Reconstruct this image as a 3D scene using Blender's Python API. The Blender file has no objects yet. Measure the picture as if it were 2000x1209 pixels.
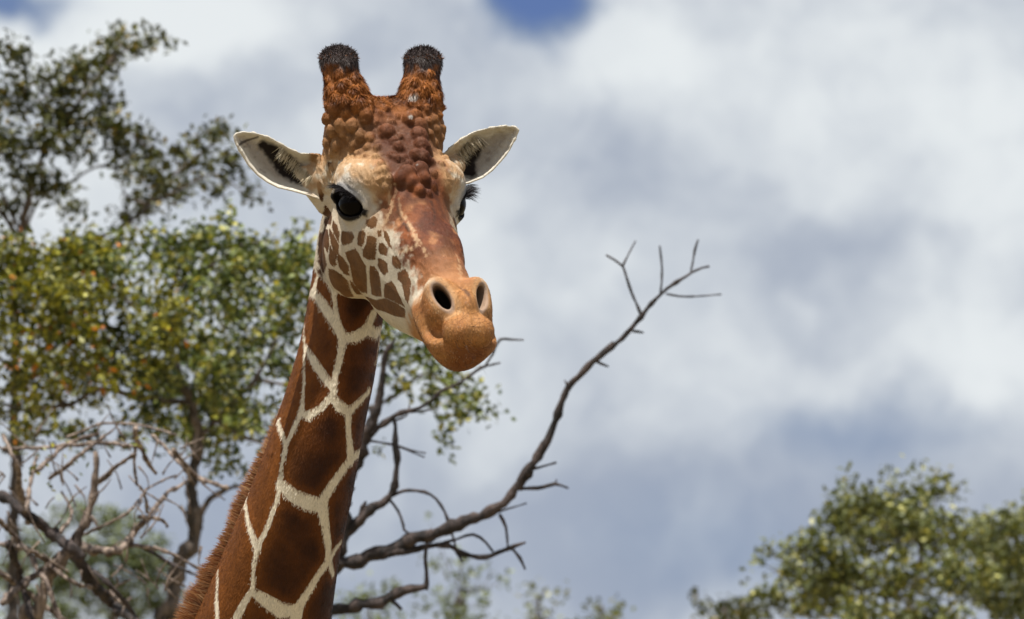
import bpy, bmesh, math, random
import numpy as np
from mathutils import Vector, Matrix

# ------------------------------------------------------------------ camera
SC = bpy.context.scene
COL = SC.collection
R = math.radians
PITCH = R(8.0)
CAM = np.array([0.0, 0.0, 1.6])
FWD = np.array([0.0, math.cos(PITCH), math.sin(PITCH)])
UPV = np.array([0.0, -math.sin(PITCH), math.cos(PITCH)])
RGT = np.array([1.0, 0.0, 0.0])
DIST = 18.333          # metres to the giraffe's head
S = 0.0011             # metres per modelling unit of the giraffe

cam = bpy.data.cameras.new('camera')
cam.lens = 300.0; cam.sensor_width = 36.0
cam.clip_start = 0.5; cam.clip_end = 6000.0
cam.dof.use_dof = True
cam.dof.focus_distance = DIST - 0.16
cam.dof.aperture_fstop = 11.0
cam_o = bpy.data.objects.new('camera', cam); COL.objects.link(cam_o)
cam_o.location = CAM; cam_o.rotation_euler = (math.pi / 2 + PITCH, 0, 0)
SC.camera = cam_o

# ------------------------------------------------------------------ daylight
SUN_EL, SUN_AZ = R(75.0), R(-150.0)     # azimuth measured from +Y towards +X: behind the viewer's left shoulder
def new_mat_nodes(nt):
    nt.nodes.clear(); return nt.nodes, nt.links
world = bpy.data.worlds.new('World'); SC.world = world; world.use_nodes = True
def build_world():
    N, L = new_mat_nodes(world.node_tree)
    def n(t, **k):
        x = N.new(t)
        for a, b in k.items(): setattr(x, a, b)
        return x
    def val(sock, v):
        if hasattr(v, 'links') or isinstance(v, bpy.types.NodeSocket): L.new(v, sock)
        else: sock.default_value = v
    def m(op, a, b=0.0, c=0.0, clamp=False):
        x = n('ShaderNodeMath', operation=op, use_clamp=clamp)
        val(x.inputs[0], a); val(x.inputs[1], b); val(x.inputs[2], c); return x.outputs[0]
    def vm(op, a, b=(0, 0, 0)):
        x = n('ShaderNodeVectorMath', operation=op); val(x.inputs[0], a); val(x.inputs[1], b); return x
    def noise(v, scale, detail=6, rough=0.55, dist=0.0):
        x = n('ShaderNodeTexNoise'); L.new(v, x.inputs['Vector'])
        x.inputs['Scale'].default_value = scale; x.inputs['Detail'].default_value = detail
        x.inputs['Roughness'].default_value = rough; x.inputs['Distortion'].default_value = dist
        return x
    def smooth(v, a, b):
        x = n('ShaderNodeMapRange', interpolation_type='SMOOTHSTEP'); val(x.inputs[0], v)
        x.inputs[1].default_value = a; x.inputs[2].default_value = b; return x.outputs[0]
    def mixc(f, a, b):
        x = n('ShaderNodeMix', data_type='RGBA'); val(x.inputs[0], f); val(x.inputs[6], a); val(x.inputs[7], b); return x.outputs[2]
    sky = n('ShaderNodeTexSky', sky_type='NISHITA'); sky.sun_disc = False
    sky.sun_elevation = SUN_EL; sky.sun_rotation = SUN_AZ; sky.altitude = 900; sky.air_density = 1.0; sky.dust_density = 1.0
    skyc = vm('SCALE', sky.outputs[0]); skyc.inputs[3].default_value = 0.085
    geo = n('ShaderNodeTexCoord').outputs['Generated']
    # direction expressed in degrees of arc so that the clouds have a natural size
    warp = noise(geo, 48.0, 7, 0.6)
    w2 = vm('SCALE', vm('SUBTRACT', warp.outputs['Color'], (0.5, 0.5, 0.5)).outputs[0]); w2.inputs[3].default_value = 0.016
    dv = vm('ADD', geo, w2.outputs[0]).outputs[0]
    def blob(px, py, rx, ry=None, sharp=1.0):
        """soft cloud-bank centred on a compass direction"""
        ry = ry or rx
        d = FWD + RGT * ((px - 1000) * S / DIST) + UPV * ((604.5 - py) * S / DIST)
        d = d / np.linalg.norm(d)
        dd = vm('SUBTRACT', dv, tuple(d)).outputs[0]
        a = vm('DOT_PRODUCT', dd, tuple(RGT)).outputs['Value']; b = vm('DOT_PRODUCT', dd, tuple(UPV)).outputs['Value']
        k = S / DIST
        q = m('ADD', m('POWER', m('DIVIDE', a, rx * k), 2.0), m('POWER', m('DIVIDE', b, ry * k), 2.0))
        q = m('MULTIPLY', q, -1.0)
        return m('EXPONENT', q)
    big = noise(dv, 9.0, 5, 0.5).outputs['Fac']
    mid = noise(dv, 62.0, 9, 0.56).outputs['Fac']
    fine = noise(dv, 150.0, 4, 0.55).outputs['Fac']
    # density of cloud: 0 = gap through which the blue shows, 1 = thick
    thick = m('ADD', 0.95, m('MULTIPLY', m('SUBTRACT', big, 0.5), 0.5))
    for px, py, rx, ry, a in ((1060, 15, 95, 70, -1.7), (40, 0, 110, 45, -1.0), (1590, 830, 240, 80, -0.55), (1420, 1090, 340, 150, -0.5),
                              (560, 1000, 260, 160, -0.25), (1900, 860, 200, 60, -0.2)):
        thick = m('ADD', thick, m('MULTIPLY', blob(px, py, rx, ry), a))
    thick = m('ADD', thick, m('MULTIPLY', m('SUBTRACT', mid, 0.5), 0.35))
    cov = smooth(thick, 0.05, 0.95)
    # brightness inside the cloud sheet
    lit = m('ADD', 0.45, m('MULTIPLY', m('SUBTRACT', mid, 0.5), 1.0))
    lit = m('ADD', lit, m('MULTIPLY', m('SUBTRACT', fine, 0.5), 0.26))
    for px, py, rx, ry, a in ((100, 60, 300, 90, 0.65), (420, 40, 260, 70, 0.4), (1500, 120, 420, 170, 0.30), (1900, 330, 260, 200, 0.25),
                              (1280, 1060, 160, 80, 0.22), (900, 520, 120, 130, 0.3), (760, 130, 300, 110, -0.12), (80, 420, 200, 160, 0.3), (1050, 640, 300, 160, 0.1),
                              (1250, 330, 160, 120, -0.18), (1620, 470, 260, 60, -0.2), (1900, 700, 220, 120, 0.25), (1150, 160, 200, 70, 0.18), (1500, 1040, 520, 190, -0.3), (640, 1120, 500, 200, -0.22)):
        lit = m('ADD', lit, m('MULTIPLY', blob(px, py, rx, ry), a))
    shade = mixc(smooth(lit, 0.08, 0.92), (0.385, 0.435, 0.53, 1), (0.80, 0.84, 0.86, 1))
    gap = mixc(smooth(thick, -0.35, 0.35), (0.085, 0.15, 0.40, 1), (0.20, 0.265, 0.42, 1))
    deep = mixc(0.25, gap, skyc.outputs[0])
    out = mixc(cov, deep, shade)
    bg = n('ShaderNodeBackground'); L.new(out, bg.inputs[0]); bg.inputs[1].default_value = 0.605
    o = n('ShaderNodeOutputWorld'); L.new(bg.outputs[0], o.inputs[0])
build_world()
world.cycles.sampling_method = 'NONE'

sun = bpy.data.lights.new('sun', 'SUN'); sun.energy = 5.0; sun.angle = R(0.53); sun.color = (1.0, 0.95, 0.87)
sun_o = bpy.data.objects.new('sun', sun); COL.objects.link(sun_o); sun_o.location = (-20, -20, 60)
_sd = Vector((math.cos(SUN_EL) * math.sin(SUN_AZ), math.cos(SUN_EL) * math.cos(SUN_AZ), math.sin(SUN_EL)))
sun_o.rotation_euler = _sd.to_track_quat('Z', 'Y').to_euler()
SC.view_settings.view_transform = 'Standard'; SC.view_settings.look = 'None'
SC.view_settings.exposure = 0.72; SC.view_settings.gamma = 1.0; SC.view_settings.use_curve_mapping = False
SC.cycles.max_bounces = 6; SC.cycles.transparent_max_bounces = 8
try: SC.cycles.use_denoising = True
except Exception: pass

# ------------------------------------------------------------------ helpers
def to_world(px, py, dist):
    """point seen at a frame position, dist metres along the view axis"""
    k = S / DIST * dist
    return CAM + FWD * dist + RGT * ((px - 1000) * k) + UPV * ((604.5 - py) * k)
def g2w(P):
    """giraffe modelling units (X, D toward viewer, Y down) -> world metres"""
    P = np.asarray(P, float)
    return CAM + np.outer(DIST - P[:, 1] * S, FWD) + np.outer((P[:, 0] - 1000) * S, RGT) + np.outer((604.5 - P[:, 2]) * S, UPV)
def mesh_obj(name, V, F, mat=None, parent=None, smooth=True):
    me = bpy.data.meshes.new(name)
    V = np.asarray(V, np.float32)
    if isinstance(F, np.ndarray):
        n, k = F.shape
        me.vertices.add(len(V)); me.vertices.foreach_set('co', V.ravel())
        me.loops.add(n * k); me.loops.foreach_set('vertex_index', F.astype(np.int32).ravel())
        me.polygons.add(n)
        me.polygons.foreach_set('loop_start', np.arange(0, n * k, k, dtype=np.int32))
        me.polygons.foreach_set('loop_total', np.full(n, k, np.int32))
        me.update(calc_edges=True); me.validate()
    else:
        me.from_pydata([tuple(v) for v in V], [], F); me.update()
    if smooth: me.polygons.foreach_set('use_smooth', np.ones(len(me.polygons), bool))
    o = bpy.data.objects.new(name, me); COL.objects.link(o)
    if mat: me.materials.append(mat)
    if parent: o.parent = parent
    return o
def tag(o, label=None, cat=None, group=None, kind=None):
    if label: o['label'] = label
    if cat: o['category'] = cat
    if group: o['group'] = group
    if kind: o['kind'] = kind
    return o
class NT:
    """small wrapper for building node materials"""
    def __init__(self, name):
        self.mat = bpy.data.materials.new(name); self.mat.use_nodes = True
        self.N, self.L = new_mat_nodes(self.mat.node_tree)
        self.out = self.N.new('ShaderNodeOutputMaterial')
        self.b = self.N.new('ShaderNodeBsdfPrincipled'); self.L.new(self.b.outputs[0], self.out.inputs[0])
    def n(self, t, **k):
        x = self.N.new(t)
        for a, b in k.items(): setattr(x, a, b)
        return x
    def val(self, s, v):
        if isinstance(v, bpy.types.NodeSocket): self.L.new(v, s)
        else: s.default_value = v
    def m(self, op, a, b=0.0, c=0.0, clamp=False):
        x = self.n('ShaderNodeMath', operation=op, use_clamp=clamp)
        self.val(x.inputs[0], a); self.val(x.inputs[1], b); self.val(x.inputs[2], c); return x.outputs[0]
    def noise(self, scale, detail=4, rough=0.55, vec=None, dist=0.0):
        x = self.n('ShaderNodeTexNoise')
        if vec is not None: self.L.new(vec, x.inputs['Vector'])
        x.inputs['Scale'].default_value = scale; x.inputs['Detail'].default_value = detail
        x.inputs['Roughness'].default_value = rough; x.inputs['Distortion'].default_value = dist
        return x.outputs['Fac']
    def attr(self, name, out='Color'):
        x = self.n('ShaderNodeAttribute'); x.attribute_name = name; return x.outputs[out]
    def step(self, v, a, b, lo=0.0, hi=1.0):
        x = self.n('ShaderNodeMapRange', interpolation_type='SMOOTHSTEP'); self.val(x.inputs[0], v)
        for i, q in ((1, a), (2, b), (3, lo), (4, hi)): self.val(x.inputs[i], q)
        return x.outputs[0]
    def mix(self, f, a, b, mode='MIX'):
        x = self.n('ShaderNodeMix', data_type='RGBA', blend_type=mode)
        self.val(x.inputs[0], f); self.val(x.inputs[6], a); self.val(x.inputs[7], b); return x.outputs[2]
    def bump(self, h, dist, strength=1.0, normal=None):
        x = self.n('ShaderNodeBump'); self.L.new(h, x.inputs['Height']); x.inputs['Distance'].default_value = dist
        x.inputs['Strength'].default_value = strength
        if normal is not None: self.L.new(normal, x.inputs['Normal'])
        self.L.new(x.outputs[0], self.b.inputs['Normal']); return x.outputs[0]
def rgb(r, g, b):
    """display colour 0-255 -> linear"""
    f = lambda c: (c / 255 / 12.92) if c / 255 <= 0.04045 else ((c / 255 + 0.055) / 1.055) ** 2.4
    return np.array([f(r), f(g), f(b)])

# ------------------------------------------------------------------ ground
def build_ground():
    t = NT('savanna_soil')
    c = t.mix(t.noise(0.35, 6), (0.16, 0.11, 0.06, 1), (0.10, 0.11, 0.04, 1))
    c = t.mix(t.m('MULTIPLY', t.noise(9.0, 5), 0.6), c, (0.22, 0.17, 0.10, 1))
    t.L.new(c, t.b.inputs['Base Color']); t.b.inputs['Roughness'].default_value = 0.95
    t.bump(t.noise(4.0, 8), 0.05)
    n = 60; E = 3000.0
    g = np.sign(np.linspace(-1, 1, n)) * np.abs(np.linspace(-1, 1, n)) ** 3 * E
    X, Y = np.meshgrid(g, g + 20.0, indexing='ij')
    Z = np.zeros_like(X)
    V = np.stack([X, Y, Z], -1).reshape(-1, 3)
    i = np.arange((n - 1) * n).reshape(n - 1, n)[:, :-1].ravel()
    F = np.stack([i, i + n, i + n + 1, i + 1], 1)
    tag(mesh_obj('ground', V, F, t.mat), kind='structure')
build_ground()
# ------------------------------------------------------------------ giraffe: shape
# Modelling units (about 1.1 mm): X to the right, D toward the viewer, Y downward.
PSI = R(22.0); CP, SP = math.cos(PSI), math.sin(PSI)
HX0, HY0 = 788.0, 395.0            # point midway between the eyes
AX, AZ = 0.754, -0.656             # head long axis (forward, up)
def to_head(X, D, Y):
    dx = X - HX0
    return dx * CP - D * SP, dx * SP + D * CP, HY0 - Y       # lateral, forward, up
def from_head(x, y, z):
    return HX0 + x * CP + y * SP, -x * SP + y * CP, HY0 - z
def th(y, z): return AX * y + AZ * z, -AZ * y + AX * z       # along the head, toward its dorsal side
def yz(t, h): return AX * t - AZ * h, AZ * t + AX * h
def smin(a, b, k):
    h = np.maximum(k - np.abs(a - b), 0.0) / k
    return np.minimum(a, b) - h * h * k * 0.25
def smax(a, b, k): return -smin(-a, -b, k)
def ell(x, y, z, c, r):
    qx, qy, qz = (x - c[0]) / r[0], (y - c[1]) / r[1], (z - c[2]) / r[2]
    k0 = np.sqrt(qx * qx + qy * qy + qz * qz)
    k1 = np.sqrt((qx / r[0]) ** 2 + (qy / r[1]) ** 2 + (qz / r[2]) ** 2) + 1e-9
    return k0 * (k0 - 1.0) / k1
def rcone(x, y, z, a, b, ra, rb):
    a = np.array(a, float); b = np.array(b, float); ab = b - a
    u = np.clip(((x - a[0]) * ab[0] + (y - a[1]) * ab[1] + (z - a[2]) * ab[2]) / ab.dot(ab), 0, 1)
    dx, dy, dz = x - a[0] - u * ab[0], y - a[1] - u * ab[1], z - a[2] - u * ab[2]
    return np.sqrt(dx * dx + dy * dy + dz * dz) - (ra + (rb - ra) * u)
def table(st, vals, lo, hi, sm):
    g = np.arange(lo, hi + 1, 2.0); v = np.interp(g, st, vals)
    k = np.exp(-0.5 * (np.arange(-40, 41) * 2.0 / sm) ** 2); k /= k.sum()
    vp = np.pad(v, 40, mode='edge'); return g, np.convolve(vp, k, 'valid')
_st = [-250, -215, -150, -60, 20, 90, 150, 210, 270, 330, 390, 440]
T_TOP = table(_st, [62, 78, 92, 97, 82, 68, 66, 69, 71, 68, 52, 36], -300, 500, 18)
T_BOT = table(_st, [-40, -80, -124, -172, -208, -215, -195, -160, -124, -88, -62, -42], -300, 500, 18)
T_WID = table(_st, [70, 102, 118, 114, 101, 86, 76, 69, 63, 60, 58, 46], -300, 500, 16)
T_TAP = table(_st, [0, 0, .08, .20, .22, .22, .20, .18, .22, .30, .34, .34], -300, 500, 18)
EYE_C = np.array([95.0, -6.0, -3.0]); EYE_R = 36.5
_en = np.array([0.86, 0.50, 0.02]); _en /= np.linalg.norm(_en)
_e1 = np.array([-0.46, 0.80, -0.36]); _e1 -= _en * _e1.dot(_en); _e1 /= np.linalg.norm(_e1)
_e2 = np.cross(_en, _e1); _e2 = _e2 if _e2[2] > 0 else -_e2
def eye_local(ax, y, z):
    q = (ax - EYE_C[0], y - EYE_C[1], z - EYE_C[2])
    f = lambda v: q[0] * v[0] + q[1] * v[1] + q[2] * v[2]
    return f(_e1), f(_e2), f(_en)
def eye_almond(a, b):
    """below zero inside the opening between the lids"""
    u = np.clip(a / 40.0, -1.0, 1.0)
    up = 19.5 * np.sqrt(np.maximum(1 - u * u, 0)) * (1 - 0.25 * u); lo = -25.0 * (1 - u * u) ** 0.8
    return np.maximum(np.maximum(b - up, lo - b), np.abs(a) - 40.0)
_ny, _nz = yz(348, 52)
NOS_C = np.array([35.0, _ny, _nz])
_nn = np.array([0.36, 0.88, 0.15]); _nn /= np.linalg.norm(_nn)
_n1 = np.array([-0.40, 0.22, -0.74]); _n1 -= _nn * _n1.dot(_nn); _n1 /= np.linalg.norm(_n1)
_n2 = np.cross(_nn, _n1)
def nos_local(ax, y, z):
    q = (ax - NOS_C[0], y - NOS_C[1], z - NOS_C[2])
    f = lambda v: q[0] * v[0] + q[1] * v[1] + q[2] * v[2]
    return f(_n1), f(_n2), f(_nn)
KNOBS = []
def head_sdf(X, D, Y, knobs=True):
    x, y, z = to_head(X, D, Y); ax = np.abs(x); t, h = th(y, z)
    top, bot = np.interp(t, *T_TOP), np.interp(t, *T_BOT)
    w, tap = np.interp(t, *T_WID), np.interp(t, *T_TAP)
    e0 = np.clip((t + 190) / -75.0, 0, 1); e1 = np.clip((t - 380) / 75.0, 0, 1)
    rnd = np.sqrt(np.maximum(1 - np.maximum(e0, e1) ** 2, 1e-4))
    c, hh = (top + bot) / 2, (top - bot) / 2 * rnd
    hn = (h - c) / hh
    wl = w * rnd * (1 - tap * np.clip(-hn, 0, 1.2) - 0.12 * np.clip(hn, 0, 1))
    q = ((ax / wl) ** 2.3 + np.abs(hn) ** 2.3) ** (1 / 2.3)
    d = (q - 1) * np.minimum(wl, hh) * 0.8
    d = np.maximum(d, np.maximum(t - 458, -268 - t))
    # masseter and cheek
    ty, tz = yz(40, -62); d = smin(d, ell(ax, y, z, (66, ty, tz), (36, 78, 70)), 30)
    ty, tz = yz(150, -6); d = smin(d, ell(ax, y, z, (38, ty, tz), (26, 70, 50)), 24)
    d = smin(d, ell(ax, y, z, (73, -97, -98), (54, 72, 88)), 28)
    # brow and orbit
    d = smin(d, ell(ax, y, z, (90, -16, 40), (40, 55, 39)), 28)
    d = smin(d, ell(ax, y, z, (66, 22, 36), (30, 36, 36)), 34)
    el = np.sqrt((ax - EYE_C[0]) ** 2 + (y - EYE_C[1]) ** 2 + (z - EYE_C[2]) ** 2)
    d = smin(d, el - 41.5, 18)
    a, b, n = eye_local(ax, y, z)
    # fold above the upper lid
    fold = np.sqrt((np.sqrt(np.maximum(a * a + (b + 4) ** 2, 0)) - 41) ** 2 + (n - 20) ** 2) - 9
    fold = np.where(b > -4, fold, fold + (-4 - b) * 0.8)
    d = smin(d, fold, 9)
    alm = eye_almond(a, b)
    d = smax(d, -np.maximum(alm, 2.0 - n), 3.0)
    # horn cores
    d = smin(d, rcone(ax, y, z, (64, -98, 150), (76, -108, 205), 58, 41), 30)
    d = smin(d, rcone(ax, y, z, (76, -108, 200), (88, -122, 270), 40, 32), 18)
    d = smin(d, ell(ax, y, z, (89, -123, 279), (35, 34, 26)), 16)
    d = smin(d, ell(ax, y, z, (0, -104, 168), (58, 40, 38)), 20)
    # lips and chin
    axl = ax * (1 + 0.0078 * np.clip(-4 - h, 0, 70)) + 0.10 * np.clip(-4 - h, 0, 70)
    ty, tz = yz(402, -15); d = smin(d, ell(axl, y, z, (0, ty, tz), (74, 55, 51)), 28)
    ty, tz = yz(340, -18); d = smin(d, ell(axl, y, z, (38, ty, tz), (38, 56, 50)), 26)
    ty, tz = yz(396, 34); d = smax(d, -ell(ax, y, z, (56, ty, tz), (29, 29, 34)), 11)
    ty, tz = yz(424, 40); d = smin(d, ell(ax, y, z, (15, ty - 3, tz - 4), (36, 35, 33)), 5)
    ty, tz = yz(388, 50); d = smin(d, ell(ax, y, z, (0, ty, tz), (24, 32, 44)), 16)
    ty, tz = yz(352, 22); d = smin(d, ell(ax, y, z, (30, ty, tz), (36, 44, 44)), 18)
    # nostril wings and openings
    na, nb, nn = nos_local(ax, y, z)
    ring = np.sqrt((np.sqrt((na / 1.45) ** 2 + nb ** 2) - 21) ** 2 + (nn + 3) ** 2) - 9.5
    d = smin(d, ring, 22)
    hole = np.sqrt((na / 28.0) ** 2 + (nb / 12.8) ** 2 + (np.minimum(nn, 0) / 34.0) ** 2 + (np.maximum(nn, 0) / 60.0) ** 2) - 1
    d = smax(d, -hole * 12.5, 6)
    # tear-groove furrow beside the nose ridge
    if knobs and KNOBS:
        sel = np.nonzero((d < 40) & (t < 130) & (h > -60))[0]
        if len(sel):
            xs, ys, zs, ds = x[sel], y[sel], z[sel], d[sel]
            for (kx, ky, kz, r, k) in KNOBS:
                near = np.abs(xs - kx) < r * 2.5 + 12
                near &= np.abs(zs - kz) < r * 2.5 + 12
                i = np.nonzero(near)[0]
                if not len(i): continue
                dk = np.sqrt((xs[i] - kx) ** 2 + (ys[i] - ky) ** 2 + ((zs[i] - kz) * 0.80) ** 2) - r
                ds[i] = smin(ds[i], dk, k)
            d = d.copy(); d[sel] = ds
    return d
# ---- ears: thick cupped leaves; outline in the ear's own plane
EAR_L = np.array([(622, 300), (604, 297), (587, 297), (565, 287), (545, 276), (524, 264), (499, 257), (472, 253), (458, 257), (452, 264), (455, 277), (465, 296), (480, 321), (499, 342), (518, 356), (540, 367), (568, 373), (598, 381), (625, 390)], float)
EAR_R = np.array([(862, 300), (876, 286), (898, 268), (925, 252), (959, 243), (989, 239), (1008, 241), (1015, 250), (1009, 268), (997, 290), (983, 309), (963, 331), (943, 346), (916, 356), (890, 362), (870, 350)], float)
def poly_sdf(px, py, P):
    d = np.full(px.shape, 1e9); s = np.ones(px.shape)
    n = len(P)
    for i in range(n):
        a, b = P[i], P[i - 1]
        ex, ey = b - a; wx, wy = px - a[0], py - a[1]
        u = np.clip((wx * ex + wy * ey) / (ex * ex + ey * ey + 1e-12), 0, 1)
        d = np.minimum(d, (wx - ex * u) ** 2 + (wy - ey * u) ** 2)
        c1, c2, c3 = py >= a[1], py < b[1], ex * wy > ey * wx
        s = np.where((c1 & c2 & c3) | (~c1 & ~c2 & ~c3), -s, s)
    return s * np.sqrt(d)
def ear_frame(side):
    return (EAR_L, (618.0, 338.0), -86.0, 0.10, -1) if side < 0 else (EAR_R, (884.0, 322.0), -158.0, -0.34, 1)
def ear_sheet(px, py, side):
    P, base, d0, slope, sg = ear_frame(side)
    sd = poly_sdf(px, py, P)
    u = (px - base[0]) * sg                       # outward along the ear
    ins = np.maximum(-sd, 0)
    cup = 46.0 * (1 - np.exp(-ins / 20.0)) * np.clip(1.15 - u / 190.0, 0.25, 1)
    roll = 7.0 * np.exp(-((ins - 4.0) / 7.0) ** 2)
    return sd, d0 + slope * u - cup + roll, u
def ear_sdf(X, D, Y, side):
    sd, sh, u = ear_sheet(X, Y, side)
    th_ = 4.2 + 10.0 * np.exp(-np.maximum(u, 0) / 26.0)
    return smax(sd, np.abs(D - sh + th_ * 0.7) * 0.72 - th_ * 0.72, 6.0)
def ears_sdf(X, D, Y):
    out = np.full(X.shape, 60.0)
    for side in (-1, 1):
        P, base, d0, sl, sg = ear_frame(side)
        lo, hi = P.min(0) - 14, P.max(0) + 14
        i = np.nonzero((X > lo[0]) & (X < hi[0]) & (Y > lo[1]) & (Y < hi[1]))[0]
        if len(i): out[i] = ear_sdf(X[i], D[i], Y[i], side)
    # fleshy stems of the ears
    x, y, z = to_head(X, D, Y)
    s1 = rcone(X, D, Y, (640, -110, 352), (590, -122, 338), 42, 22)
    s2 = rcone(X, D, Y, (640, -110, 385), (604, -112, 360), 34, 20)
    s3 = rcone(X, D, Y, (862, -150, 345), (886, -178, 322), 36, 22)
    return out, np.minimum(np.minimum(s1, s2), s3)
# ---- neck
NECK = np.array([  # Y, centre X, centre D, half width, half depth
    (290, 742, -96, 30, 30), (330, 730, -128, 66, 60), (370, 720, -156, 80, 82), (420, 710, -184, 84, 95), (470, 697, -200, 80, 98), (540, 684, -212, 76, 97), (600, 673, -215, 76, 95), (660, 664, -210, 77, 94), (740, 647, -206, 83, 97),
    (800, 630, -207, 86, 100), (860, 614, -213, 91, 106), (920, 597, -223, 97, 112), (980, 580, -235, 104, 120), (1040, 559, -249, 110, 127), (1100, 540, -266, 117, 134),
    (1160, 522, -285, 125, 142), (1209, 508, -303, 133, 150), (1300, 478, -342, 149, 168), (1400, 440, -395, 170, 190)], float)
_NT = [table(NECK[:, 0], NECK[:, i], 240, 1460, 34) for i in range(5)]
def neck_sdf(X, D, Y):
    cx, cd, rx, rd = (np.interp(Y, *_NT[i]) for i in (1, 2, 3, 4))
    u, v = (X - cx) / rx, (D - cd) / rd
    ang = np.arctan2(v, u)
    wob = 1 + 0.030 * np.cos(3 * ang + 0.6 + Y * 0.004) + 0.018 * np.cos(5 * ang - 1.0 + Y * 0.003) * np.clip((Y - 560) / 200, 0, 1)
    q = np.sqrt(u * u + v * v) / wob
    d = (q - 1) * np.minimum(rx, rd) * 0.9
    return np.maximum(d, 285 - Y)
def body_sdf(X, D, Y, knobs=True):
    hd = head_sdf(X, D, Y, knobs); nk = neck_sdf(X, D, Y)
    d = smin(hd, nk, 15)
    e, st = ears_sdf(X, D, Y)
    d = smin(d, st, 22)
    return smin(d, e, 9)
def raycast(pts, knobs=False, sdf=None):
    """first surface met going away from the viewer, at given X, Y"""
    pts = np.asarray(pts, float); st = np.arange(470, -480, -4.0)
    X = np.repeat(pts[:, 0], len(st)); Y = np.repeat(pts[:, 1], len(st)); D = np.tile(st, len(pts))
    f = (sdf or body_sdf)(X, D, Y, knobs).reshape(len(pts), -1)
    neg = f < 0; k = np.argmax(neg, 1); ok = neg.any(1); k = np.clip(k, 1, None)
    r = np.arange(len(pts)); f0, f1 = f[r, k - 1], f[r, k]
    D = st[k - 1] + (st[k] - st[k - 1]) * np.clip(f0 / (f0 - f1 + 1e-9), 0, 1)
    return np.stack([pts[:, 0], np.where(ok, D, -130), pts[:, 1]], 1), ok
# bony knobs of the forehead: X, Y, radius
_kn = [(640,232,12),(655,213,13),(648,255,11),(664,246,12),(676,222,10),(687,246,12),(700,206,16),(714,228,13),(718,199,10),(672,200,13),(657,190,11),(640,205,8),(690,180,12),(668,165,12),(705,190,9),
 (639,277,11),(656,282,11),(669,262,9),(648,296,9),(692,284,11),(703,268,12),(724,272,10),(738,290,9),(718,290,8),(683,270,8),(735,240,8),(745,255,8),(757,262,15),(766,240,9),(770,276,9),(782,270,9),(779,290,11),(765,305,9),
 (776,228,7),(799,235,13),(812,226,12),(820,248,14),(818,270,17),(823,290,16),(826,312,14),(812,306,12),(822,336,15),(828,352,13),(800,322,8),(790,312,9),(775,312,9),(796,345,17),(785,352,14),(806,360,14),(752,338,11),(760,352,10),
 (755,368,9),(748,352,8),(838,300,9),(843,318,9),(848,340,8),(840,262,9),(850,280,9),(858,300,8),(853,252,9),(861,268,8),(866,288,8),(850,232,9),(838,236,8),(858,225,9),(845,208,9),(862,206,8),(832,212,9),(817,208,8),(800,205,8),
 (842,190,9),(856,183,9),(830,172,10),(815,180,9),(848,160,9),(838,140,9),(812,158,8),(822,140,8),(690,150,10),(662,140,10),(676,122,10),(652,118,9),(700,170,8),(640,150,8),(645,172,9),(722,215,9),(740,222,7),(755,212,7),
 (865,250,8),(870,310,7),(862,322,7),(845,365,10),(838,380,9),(820,375,12),(735,310,9),(715,308,8),(700,300,8),(745,322,8)]
def make_knobs():
    P, ok = raycast([(a, b) for a, b, r in _kn])
    for (X, D, Y), (a, b, r), good in zip(P, _kn, ok):
        if not good: continue
        x, y, z = to_head(X, D, Y)
        r = r * (1.12 if r >= 13 else 1.0 if r >= 10 else 0.84); sink = (0.02 if r > 11 else 0.14) if Y > 180 else 0.30
        KNOBS.append((x, y - r * sink * 0.8, z - r * sink * 0.3, float(r), 5.0 if r < 11 else 4.0))
        
make_knobs()

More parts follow.
